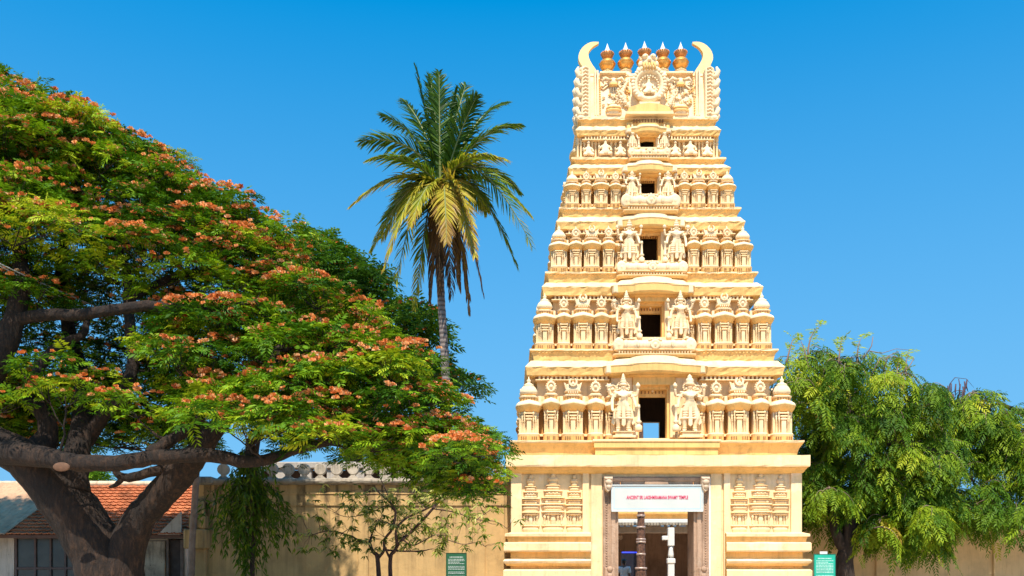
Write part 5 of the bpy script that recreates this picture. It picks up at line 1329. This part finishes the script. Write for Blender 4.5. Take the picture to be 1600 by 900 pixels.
t2, T2 = droop_tree('drooping_leaf_tree', 'bushy tree with drooping fishbone leaves on a dark trunk beside the teal sign',
  [([P(1326,977,EY),P(1323,930,EY),P(1320,880,EY),P(1326,850,EY),P(1330,800,EY),P(1338,740,EY),P(1335,680,EY),P(1325,620,EY),P(1315,570,EY)], [.42,.34,.29,.26,.22,.18,.14,.09,.05]),
   ([P(1321,860,EY),P(1308,835,EY),P(1300,790,EY+.3),P(1288,720,EY+.6),P(1280,640,EY+.8),P(1272,570,EY+.8)], [.2,.17,.15,.12,.08,.04]),
   ([P(1334,770,EY),P(1370,710,EY+.4),P(1410,650,EY+.6),P(1440,610,EY+.8)], [.16,.13,.09,.04]),
   ([P(1336,710,EY),P(1400,690,EY-.5),P(1460,705,EY-.8),P(1500,720,EY-.8)], [.13,.10,.07,.04])],
  [([(1235,575),(1262,545),(1290,548),(1340,552),(1385,572),(1425,585),(1460,605),(1475,680),(1475,790),(1420,826),(1365,826),(1345,815),(1290,812),(1262,760),(1262,660)], 76, lambda x,y,r: EY + r.uniform(-1.4,1.6), (.5,.85), .46),
   ([(1420,780),(1475,780),(1475,832),(1380,832)], 10, lambda x,y,r: r.uniform(30,31.5), (.35,.55), .4),
   ([(1264,640),(1290,640),(1290,810),(1262,810)], 8, lambda x,y,r: r.uniform(31.5,33), (.5,.7), .4)], 33, 12)
# bright young shoots on top and bare curved twigs with dry pods
def shoots(e, spots, Y):
    L = np.array(e.location); VS = []
    for (x0, y0, x1, y1, x2, y2) in spots:
        A, B, C_ = P(x0,y0,Y), P(x1,y1,Y), P(x2,y2,Y+.2)
        us = np.linspace(.25,1,8); Pn = np.array([A*(1-u)**2+B*2*u*(1-u)+C_*u*u for u in us]); n = len(us)
        D = np.array([(B-A)*(1-u)+(C_-B)*u for u in us]); D = norm(D) + rng.normal(0,.5,(n,3)) + np.array([0,0,-.2]); VS.append(fans(Pn, D, np.array([[0,-.5,.8]]*n), rng.uniform(.3,.45,n), 7, .42, .11, .3, .45))
        MB().tube([Vector(p)-Vector(L) for p in [A*(1-u)**2+B*2*u*(1-u)+C_*u*u for u in np.linspace(0,1,8)]], [.03*(1-u)+.006 for u in np.linspace(0,1,8)], 5).obj('shoot', [TWIG], e)
    V = np.concatenate(VS); o = quads_mesh('shoot_leaves', V-L, DROOP, rng.uniform(.55,.8,len(V)), e); o['kind'] = 'stuff'
shoots(t2, [(1262,560,1262,520,1283,508),(1228,570,1235,540,1240,528),(1310,570,1312,545,1316,527),(1340,570,1338,540,1346,528),(1418,600,1412,570,1420,550),(1402,600,1400,570,1408,556),(1265,580,1258,545,1250,530)], EY)
bt = MB()
for pts in (((1340,570),(1358,548),(1378,552),(1400,545),(1425,547)),((1360,590),(1375,560),(1395,556),(1412,562)),((1350,560),(1362,540),(1364,526)),((1380,580),(1388,556),(1404,549)),((1300,580),(1320,560),(1350,556)),((1400,590),(1420,574),(1428,560))):
    bt.tube([P(x,y,EY)-t2.location for x,y in pts], [.022,.018,.014,.010,.005][:len(pts)], 4)
tag(bt.obj('bare_twigs', [TWIG], t2), kind='stuff')
t3, T3 = droop_tree('arching_leaf_tree', 'wide dense tree with hanging leaves and dry purple pods at the right edge',
  [([P(1700,980,32.6),P(1695,880,32.6),P(1680,800,32.6),P(1650,740,32.4),P(1600,700,32.2),P(1540,680,32),P(1490,670,32)], [.42,.34,.28,.22,.17,.11,.06]),
   ([P(1680,800,32.6),P(1660,720,32.8),P(1620,660,33),P(1560,630,33)], [.22,.17,.12,.05]),
   ([P(1650,740,32.4),P(1590,760,31.8),P(1530,770,31.5)], [.18,.12,.05])],
  [([(1420,610),(1455,600),(1490,602),(1535,615),(1575,640),(1620,655),(1720,660),(1720,815),(1600,815),(1540,812),(1480,815),(1440,810)], 62, lambda x,y,r: 32 + r.uniform(-1.6,1.2), (.55,.9), .48)], 35, 12)
shoots(t3, [(1560,650,1575,640,1590,652),(1500,640,1515,612,1532,612),(1600,680,1612,655,1620,672)], 32)
pd = MB()
for k in range(16):
    x = 1480+rng.uniform(0,32); y = 592+rng.uniform(0,30)
    a = P(x,y,31.6)-t3.location; pd.tube([a, a+Vector((rng.uniform(-.05,.05),0,-.22)), a+Vector((rng.uniform(-.09,.09),0,-.42))], [.022,.028,.006], 4)
for pts in (((1480,640),(1484,600),(1492,590),(1510,592),(1522,606)),((1530,660),(1540,620),(1552,612),(1572,625)),((1545,650),(1552,620),(1562,616)),((1495,640),(1500,605),(1498,592))):
    pd.tube([P(x,y,31.6)-t3.location for x,y in pts], [.022,.018,.014,.010,.005][:len(pts)], 4)
tag(pd.obj('dry_pods', [simple('purple_brown_pod', (0.07,0.035,0.045), .8)], t3), kind='stuff')

# ================================================================= HANGING LANCE-LEAVED TREE IN FRONT OF THE LEFT WALL
LANCE = leafmat('lance_leaf', [(0,(0.03,0.07,0.006)),(.5,(0.09,0.17,0.010)),(.8,(0.20,0.27,0.015)),(1,(0.36,0.36,0.03))], .35, .35)
MY = 26.5
mt = empty('hanging_willow_leaf_tree', (P(394,0,MY).x, MY, 0), 'slim tree of drooping narrow dark leaves hanging in front of the stained wall', 'tree')
L = np.array(mt.location); mw = MB(); stem = [P(x,y,MY) for x,y in ((396,985),(395,930),(394,880),(397,830),(394,780),(398,735),(402,700),(410,660))]
mw.tube([p-Vector(L) for p in stem], [.075,.07,.065,.06,.06,.065,.06,.03], 8)
VS = []; TS = []; rr = random.Random(9)
for k in range(150):
    y = rr.uniform(700,800) if k < 118 else rr.uniform(795,862); sx = 388
    span = 66*math.sin(max(.15,min(1,(y-690)/90))*math.pi/2)*(1 if y < 800 else .35)
    a = rr.uniform(0,6.28); h = Vector((math.cos(a), math.sin(a)*.9, 0)); w_ = span*1.15*MY/F*rr.uniform(.2,1)
    p0 = P(sx,y,MY); l = rr.uniform(.9,1.9) if y < 770 else rr.uniform(.5,1.2)
    pts = [p0*(1-u)**2 + (p0+h*w_+Vector((0,0,.25)))*2*u*(1-u) + (p0+h*w_*1.08+Vector((0,0,-l)))*u*u for u in np.linspace(0,1,16)]
    mw.tube([p-Vector(L) for p in pts[::3]], [.012,.009,.007,.005,.003,.003][:len(pts[::3])], 3)
    Pn = np.array(pts[3:]+pts[5:]); n = len(Pn); D = rng.normal(0,.55,(n,3)) + np.array([h.x*.3,h.y*.3,-1.0]); D = norm(D); ln_ = rng.uniform(.15,.27,n)[:,None]; w2 = norm(np.cross(D, rng.normal(0,1,(n,3))+np.array([0,-1,0])))*rng.uniform(.018,.032,n)[:,None]
    VS.append(np.stack([Pn, Pn+D*ln_*.45+w2, Pn+D*ln_+np.array([0,0,-.02]), Pn+D*ln_*.45-w2], 1)); TS.append(np.clip(rng.normal(.42,.1)+rng.normal(0,.18,n),0,1))
mw.obj('stem', [BARK2], mt)
o = quads_mesh('leaves', np.concatenate(VS)-L, LANCE, np.concatenate(TS), mt); o['kind'] = 'stuff'

# ================================================================= SPARSE TWO-STEMMED TREE
SY = 26.0
stt = empty('sparse_young_tree', (P(601,0,SY).x, SY, 0), 'sparse small tree with two thin stems and tufts of yellow green leaves', 'tree')
L = Vector(stt.location); TT_ = Tree(13)
for pts, rad in ((((592,990),(592,930),(590,873),(583,862),(577,848)), (.075,.068,.062,.05,.045)), (((611,990),(611,930),(610,873),(616,862),(621,853)), (.07,.062,.055,.048,.042)),
    (((590,873),(600,860),(601,843),(613,826),(618,800),(610,786),(596,774),(585,760)), (.05,.042,.04,.036,.032,.025,.02,.012)),
    (((610,873),(604,862),(603,855)), (.04,.03,.025)),
    (((621,853),(619,828),(633,811),(648,803),(667,795),(686,785),(700,778)), (.042,.036,.034,.03,.026,.02,.012)),
    (((621,853),(629,843),(645,828),(661,812),(676,795),(687,784)), (.04,.04,.04,.04,.035,.02)),
    (((577,848),(565,846),(548,838),(520,830),(500,832),(484,838)), (.035,.028,.022,.018,.014,.008)), (((602,859),(625,861),(657,861),(672,858)), (.03,.025,.02,.01)),
    (((629,843),(645,852),(662,845),(680,836),(700,838)), (.022,.02,.018,.014,.008)), (((577,848),(583,830),(592,815),(597,806)), (.03,.022,.018,.01)),
    (((618,800),(605,790),(580,800),(545,808),(520,800)), (.02,.018,.014,.01,.006)), (((667,795),(650,780),(640,765),(630,750)), (.02,.015,.012,.008)),
    (((676,795),(710,800),(745,812),(775,815),(795,828)), (.02,.018,.014,.010,.006)), (((680,836),(720,850),(745,848),(760,855)), (.014,.012,.010,.006)),
    (((617,799),(600,760),(590,740),(580,728)), (.018,.014,.010,.006)), (((745,812),(770,795),(790,790)), (.012,.01,.006))):
    TT_.limb([P(x, y, SY + .5*math.sin(x*.11)*(1 if y < 850 else 0)) for x, y in pts], rad, 4)
spots = []
for k in range(290):
    x = TT_.r.gauss(615,85); y = TT_.r.uniform(762,868) - .0006*(x-620)**2*0
    if x < 465 or x > 805 or (y > 862 - .0*(x)): continue
    if x > 740 and y < 790: y += 20
    spots.append((x,y))
VS = []; TS = []
for x, y in spots:
    c = P(x, y, SY + TT_.r.uniform(-.9,.9)); TT_.reach(c, .006, .0, .12, .014, 4)
    for _ in range(TT_.r.choice((1,1,2,3))):
        cc_ = np.array(c) + rng.normal(0,.07,3); n = TT_.r.randint(4,8); th = rng.uniform(0,6.28,n)
        D = norm(np.stack([np.cos(th), np.sin(th), rng.uniform(-1.3,.2,n)],1)); ln_ = rng.uniform(.13,.24,n)[:,None]
        w2 = norm(np.cross(D, rng.normal(0,.6,(n,3))+np.array([0,-.3,1])))*rng.uniform(.018,.03,n)[:,None]
        Pn = np.repeat(cc_[None],n,0); VS.append(np.stack([Pn, Pn+D*ln_*.5+w2, Pn+D*ln_+np.array([0,0,-.03]), Pn+D*ln_*.5-w2],1))
        base_t = .92 if TT_.r.random() < .5 else .45
        TS.append(np.clip(base_t+rng.normal(0,.1,n),0,1))
w = TT_.wood(MB(), 7, .03); w.v = [tuple(Vector(v)-L) for v in w.v]; w.obj('stems', [bark('reddish_bark',(0.05,0.025,0.02),(0.12,0.06,0.045),(0.22,0.13,0.10))], stt)
o = quads_mesh('leaves', np.concatenate(VS)-np.array(L), leafmat('yellow_green_leaf', [(0,(0.03,0.07,0.008)),(.4,(0.08,0.15,0.012)),(.75,(0.40,0.44,0.06)),(1,(0.58,0.56,0.20))], .4), np.concatenate(TS), stt); o['kind'] = 'stuff'

# ================================================================= TILED HOUSE BEHIND THE BIG TREE
HYY = 31.0
ho = empty('tiled_house', (wx(140,HYY), HYY, 0), 'low house with faded orange tiled roof and dark glazed windows behind the big tree', 'house')
L = Vector(ho.location); hx_ = lambda px, Y=HYY: wx(px,Y)-L.x
x0, x1 = hx_(-170), hx_(304); ze = wz(836,HYY-.6); zr_ = wz(756,34.0); ye, yr = -.6, 3.0
PW = plaster('grimy_cream_wall', (0.50,0.43,0.36), .15, .5, (0.10,0.08,0.06))
wl_ = MB(); wl_.box(x0+.2, hx_(22), 0, .25, 0, ze+.2); wl_.box(hx_(22), hx_(122), 0, .25, 0, 1.0); wl_.box(hx_(122), hx_(262), 0, .25, 0, ze+.2); wl_.box(hx_(285), x1-.3, 0, .25, 0, ze+.2); wl_.box(hx_(22), hx_(122), 0,.25, wz(835,HYY), ze+.2); wl_.box(hx_(262), hx_(285), 0,.25, wz(842,HYY), ze+.2)
wl_.box(x0+.2, x1-.3, 5.8, 6.0, 0, ze+.2); wl_.box(x0+.2, x0+.4, .25, 5.8, 0, ze+.2); wl_.add([(x1-.5,.25,0),(x1-.3,.25,0),(x1-.3,5.8,0),(x1-.5,5.8,0),(x1-.5,.25,ze+.2),(x1-.3,.25,ze+.2),(x1-.3,5.8,ze+.2),(x1-.5,5.8,ze+.2)], [(0,3,2,1),(4,5,6,7),(0,1,5,4),(1,2,6,5),(2,3,7,6),(3,0,4,7)])
wl_.obj('wall', [PW], ho)
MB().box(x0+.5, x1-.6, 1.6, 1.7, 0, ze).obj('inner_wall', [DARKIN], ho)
sl = (zr_-ze)/(yr-ye)
rf = MB(); vs = [(x0,ye,ze),(x1,ye,ze),(x1,yr,zr_),(x0,yr,zr_),(x0,yr+4.2,ze-.2),(x1,yr+4.2,ze-.2)]
vs += [(x,y,z-.10) for x,y,z in vs]; rf.add(vs, [(0,1,2,3),(3,2,5,4),(7,6,9,8),(8,9,10,11),(0,6,7,1),(4,5,11,10),(1,7,8,2),(2,8,11,5),(0,3,9,6),(3,4,10,9)])
TILE = plaster('clay_tile', (0.48,0.15,0.06), .3, .3, (0.10,0.05,0.03), bumps=.5, patch=(0.66,0.26,0.11))
ro = rf.obj('roof', [simple('roof_batten', (0.12,0.06,0.04), .9)], ho)
# one interlocking tile: raised roll at its side, lipped lower edge
tw_, tl_ = .235, .30
tm = MB(); prf = [(0,.0),(.03,.035),(.06,.035),(.085,.008),(.17,.008),(.2,.03),(.235,.0)]
vs = []; 
for (y, dz_) in ((0,.0),(tl_,-.0)):
    for (x, z) in prf: vs.append((x, y, z + (.035 if y == 0 else 0.0)))
for (x, z) in prf: vs.append((x, 0, z+.005))
n = len(prf); fs = [(k, k+1, n+k+1, n+k) for k in range(n-1)] + [(2*n+k, 2*n+k+1, k+1, k) for k in range(n-1)]
tm.add(vs, fs); tmm = tm.mesh('roof_tile', [TILE])
ang = math.atan(sl); slope_len = math.hypot(yr-ye, zr_-ze); nrow = int(slope_len/.245); cnt = 0; rest = MB()
cand = []
for r_ in range(nrow):
    for c_ in range(int((x1-x0)/tw_)):
        X = x0 + c_*tw_; px_, py_ = proj((X+L.x, HYY+ye+r_*.245*math.cos(ang), ze+r_*.245*math.sin(ang))); inview = (px_ > 85 and px_ < 302); cand.append((0 if inview and r_ > 3 else 1, r_, c_))
cand.sort()
for i, (_, r_, c_) in enumerate(cand):
    p = Vector((x0+c_*tw_, ye+r_*.245*math.cos(ang)-.02, ze+.012+r_*.245*math.sin(ang)))
    tilt = ang-.10+random.uniform(-.03,.03); rzz = random.uniform(-.02,.02)
    if i < 300:
        o = link('roof_tile', tmm, ro, p); o.rotation_euler = (tilt, random.uniform(-.02,.02), rzz)
    else:
        M = Matrix.Translation(p) @ Matrix.Rotation(rzz,4,'Z') @ Matrix.Rotation(tilt,4,'X'); rest.add([M@Vector(v) for v in tm.v], tm.f)
o = rest.obj('roof_tiles', [TILE], ro); o['kind'] = 'stuff'
rg = MB(); k = 0
while x0+k*.42 < x1: 
    rg.lathe((0,yr,zr_+.0), [(.09,x0+k*.42),(.11,x0+k*.42+.02),(.10,x0+k*.42+.43)], 8, axis='x'); k += 1
rg.obj('ridge', [plaster('pale_ridge_mortar', (0.62,0.48,0.34), .15, .3)], ho)
for px_ in (22,):      # window: brown frames and dark panes, each its own part
    wf = MB(); xs_ = [hx_(p) for p in (26,56,80,103,122)]; zb_, zt_ = 1.0, wz(836,HYY)
    wf.bbox(hx_(22), hx_(122), -.06, .06, zt_-.12, zt_, .01); wf.bbox(hx_(22), hx_(122), -.06, .06, zb_, zb_+.1, .01); wf.bbox(hx_(24), hx_(122), -.05, .05, wz(888,HYY)-.04, wz(888,HYY)+.04, .01)
    for x in xs_: wf.bbox(x-.035, x+.035, -.055, .055, zb_+.1, zt_-.12, .01)
    wo = wf.obj('window', [simple('dark_brown_frame', (0.09,0.05,0.04), .6, 0, .3)], ho)
    gm_ = simple('dusty_dark_glass', (0.035,0.04,0.035), .25, 0, .4, 2.0, .02)
    for a, b_ in zip(xs_[:-1], xs_[1:]):
        MB().box(a+.035, b_-.035, 0, .02, zb_+.1, wz(888,HYY)-.04).obj('pane', [gm_], wo); MB().box(a+.035, b_-.035, 0, .02, wz(888,HYY)+.04, zt_-.12).obj('pane', [gm_], wo)
dp = MB(); dp.bbox(hx_(214), hx_(260), -.12, -.02, .9, wz(845,HYY), .02); dp.obj('stained_panel', [plaster('stained_board', (0.42,0.34,0.25), .35, .8, (0.05,0.04,0.03))], ho)
dp = MB(); dp.bbox(hx_(261),hx_(265),-.08,.1,0,wz(843,HYY),.01); dp.bbox(hx_(283),hx_(287),-.08,.1,0,wz(843,HYY),.01); dp.bbox(hx_(205),hx_(296),-.45,.0,wz(842,HYY),wz(838,HYY),.01); dp.obj('door_frame', [simple('grey_brown_wood', (0.15,0.11,0.09), .8, 0, .3)], ho)
MB().box(hx_(265)+.001,hx_(283)-.001,.02,.06,0,wz(844,HYY)).obj('door', [simple('black_brown_wood', (0.05,0.035,0.03), .8, 0, .3)], ho)
gb = MB(); gb.plate([(x1-1.1,ze-.1),(x1-.25,ze-.1),(x1-.25,ze+.75)], ye+.02, ye+.12); gb.obj('white_gable_board', [PW], ho)
# grey sheet roof laid over the left part
SHE = plaster('weathered_grey_sheet', (0.50,0.29,0.17), .25, .45, (0.10,0.07,0.05), patch=(0.52,0.34,0.22))
sr = MB(); n = 44; xl, xr_ = hx_(-160), hx_(86,32.5); vs = []
for j in range(2):
    for k in range(n+1):
        y = (ye-.12) if j == 0 else yr-.15; xe = xl + (xr_ - xl)*k/n - (.55*k/n if j == 0 else 0)
        z = ze + (y-ye)*sl + .10 + .02*math.sin(k*math.pi)
        vs.append((xe, y, z + (.022 if k%2 else 0)))
fs = [(k, k+1, n+2+k, n+1+k) for k in range(n)]; m0 = len(vs); vs += [(x,y,z-.03) for x,y,z in vs]; fs += [(m0+k+1, m0+k, m0+n+1+k, m0+n+2+k) for k in range(n)] + [(m0+k, m0+k+1, k+1, k) for k in range(n)] + [(n, m0+n, m0+2*n+1, 2*n+1)]
sr.add(vs, fs); sr.obj('sheet_roof', [SHE], ho)
far_tree('distant_tree', [([(138,744),(150,738),(162,742),(166,752),(150,757),(138,756)], 8, lambda x,y,r: r.uniform(59,61), (.5,.8), .3)], 'small green treetop just above the ridge of the tiled house', [P(150,940,60),P(150,850,60),P(150,760,60)], [.3,.25,.1], 44, LEAF, .5, 90, 0)

# ================================================================= POLE, CABLES, INFORMATION SIGNS
PYY = 28.9
po = empty('utility_pole', (P(298,0,PYY).x, PYY, 0), 'slender weathered grey pole standing against the left end of the wall', 'pole')
L = Vector(po.location)
MB().tube([P(296,984,PYY)-L, P(300,860,PYY)-L, P(308,720,PYY)-L, P(313,534,PYY)-L], [.11,.105,.095,.08], 10).obj('shaft', [simple('weathered_pole', (0.28,0.19,0.14), .9, 0, .3, 5)], po)
cb2 = MB(); tp_ = P(313,540,PYY)-L; cb2.bbox(tp_.x-.5, tp_.x+.5, tp_.y-.12, tp_.y-.04, tp_.z-.25, tp_.z-.15, .01); cb2.obj('crossarm', [simple('grey_iron', (0.12,0.11,0.11), .6)], po)
for s in (-1,1): MB().lathe((tp_.x+s*.42, tp_.y-.08, tp_.z-.15), [(.02,0),(.05,.03),(.03,.05),(.05,.08),(.03,.12)], 10).obj('insulator', [WHITE], po)
WIRE = simple('pale_cable', (0.45,0.43,0.42), .5)
for i, (s, yy) in enumerate(((-1,386),(1,397))):
    a = P(313,540,PYY) + Vector((s*.42,-.08,-.03)); b_ = P(-260, yy-120, 16.5)
    pts = [a.lerp(b_, u) + Vector((0,0,-.9*4*u*(1-u)*.35)) for u in np.linspace(0,1,16)]
    o = MB().tube(pts, .014, 5).obj('overhead_cable', [WIRE]); tag(o, ('upper' if i == 0 else 'lower')+' of the two pale cables running through the big tree to the pole', 'cable', 'overhead cables')
def info_sign(px0, px1, py0, Y, col, label, rows, seed, paper=False):
    e = empty('information_sign', (P((px0+px1)/2,0,Y).x, Y, 0), label, 'sign', 'green information signs'); r = random.Random(seed)
    hw = (px1-px0)/2*Y/F; zt_ = EYE+(900-py0)*Y/F; h = 1.35
    MB().bbox(-hw, hw, 0, .05, zt_-h, zt_, .008).obj('board', [simple('green_enamel', col, .4, 0, .08)], e)
    m_ = MB()
    for s in (-1,1): m_.box(min(s*hw,s*(hw+.012)), max(s*hw,s*(hw+.012)), -.008, .055, zt_-h, zt_)
    m_.box(-hw-.012,hw+.012,-.008,.055,zt_+.001,zt_+.013); m_.obj('edge_strip', [simple('dark_edge', tuple(c*.5 for c in col), .5)], e)
    tx = MB(); z = zt_-.10                      # rows of lettering too small to read
    for k in range(rows):
        hh_ = .020 if k else .028; x = -hw*.82 + (0 if k else hw*.15); xe = hw*.82 - (0 if k else hw*.15)
        if r.random() < .2: xe -= hw*.5
        while x < xe:
            l = r.uniform(.02,.075); tx.box(x, min(x+l,xe), -.004, .0, z-hh_, z)
            x += l + .012
        z -= .043 if k else .07
        if r.random() < .12: z -= .04
    tag(tx.obj('small_lettering', [simple('white_lettering', tuple(min(1,c*.5+.42) for c in col), .5)], e), kind='stuff')
    for s in (-1,1): MB().tube([(s*hw*.8,.08,0),(s*hw*.8,.08,zt_-.05)], .025, 8).obj('post', [simple('green_post', tuple(c*.6 for c in col), .5)], e)
    if paper: MB().bbox(-.12,.1,.07,.1,zt_-.2,zt_+.09,.004).obj('pale_block', [WHITE], e)
info_sign(697.5, 728.5, 864.5, 28.4, (0.015,0.10,0.045), 'dark green information sign with rows of small white print before the stained wall', 26, 4)
info_sign(1272.5, 1305, 866.5, 27.6, (0.01,0.36,0.24), 'bright teal green information sign beside the right corner of tower base', 26, 8, True)
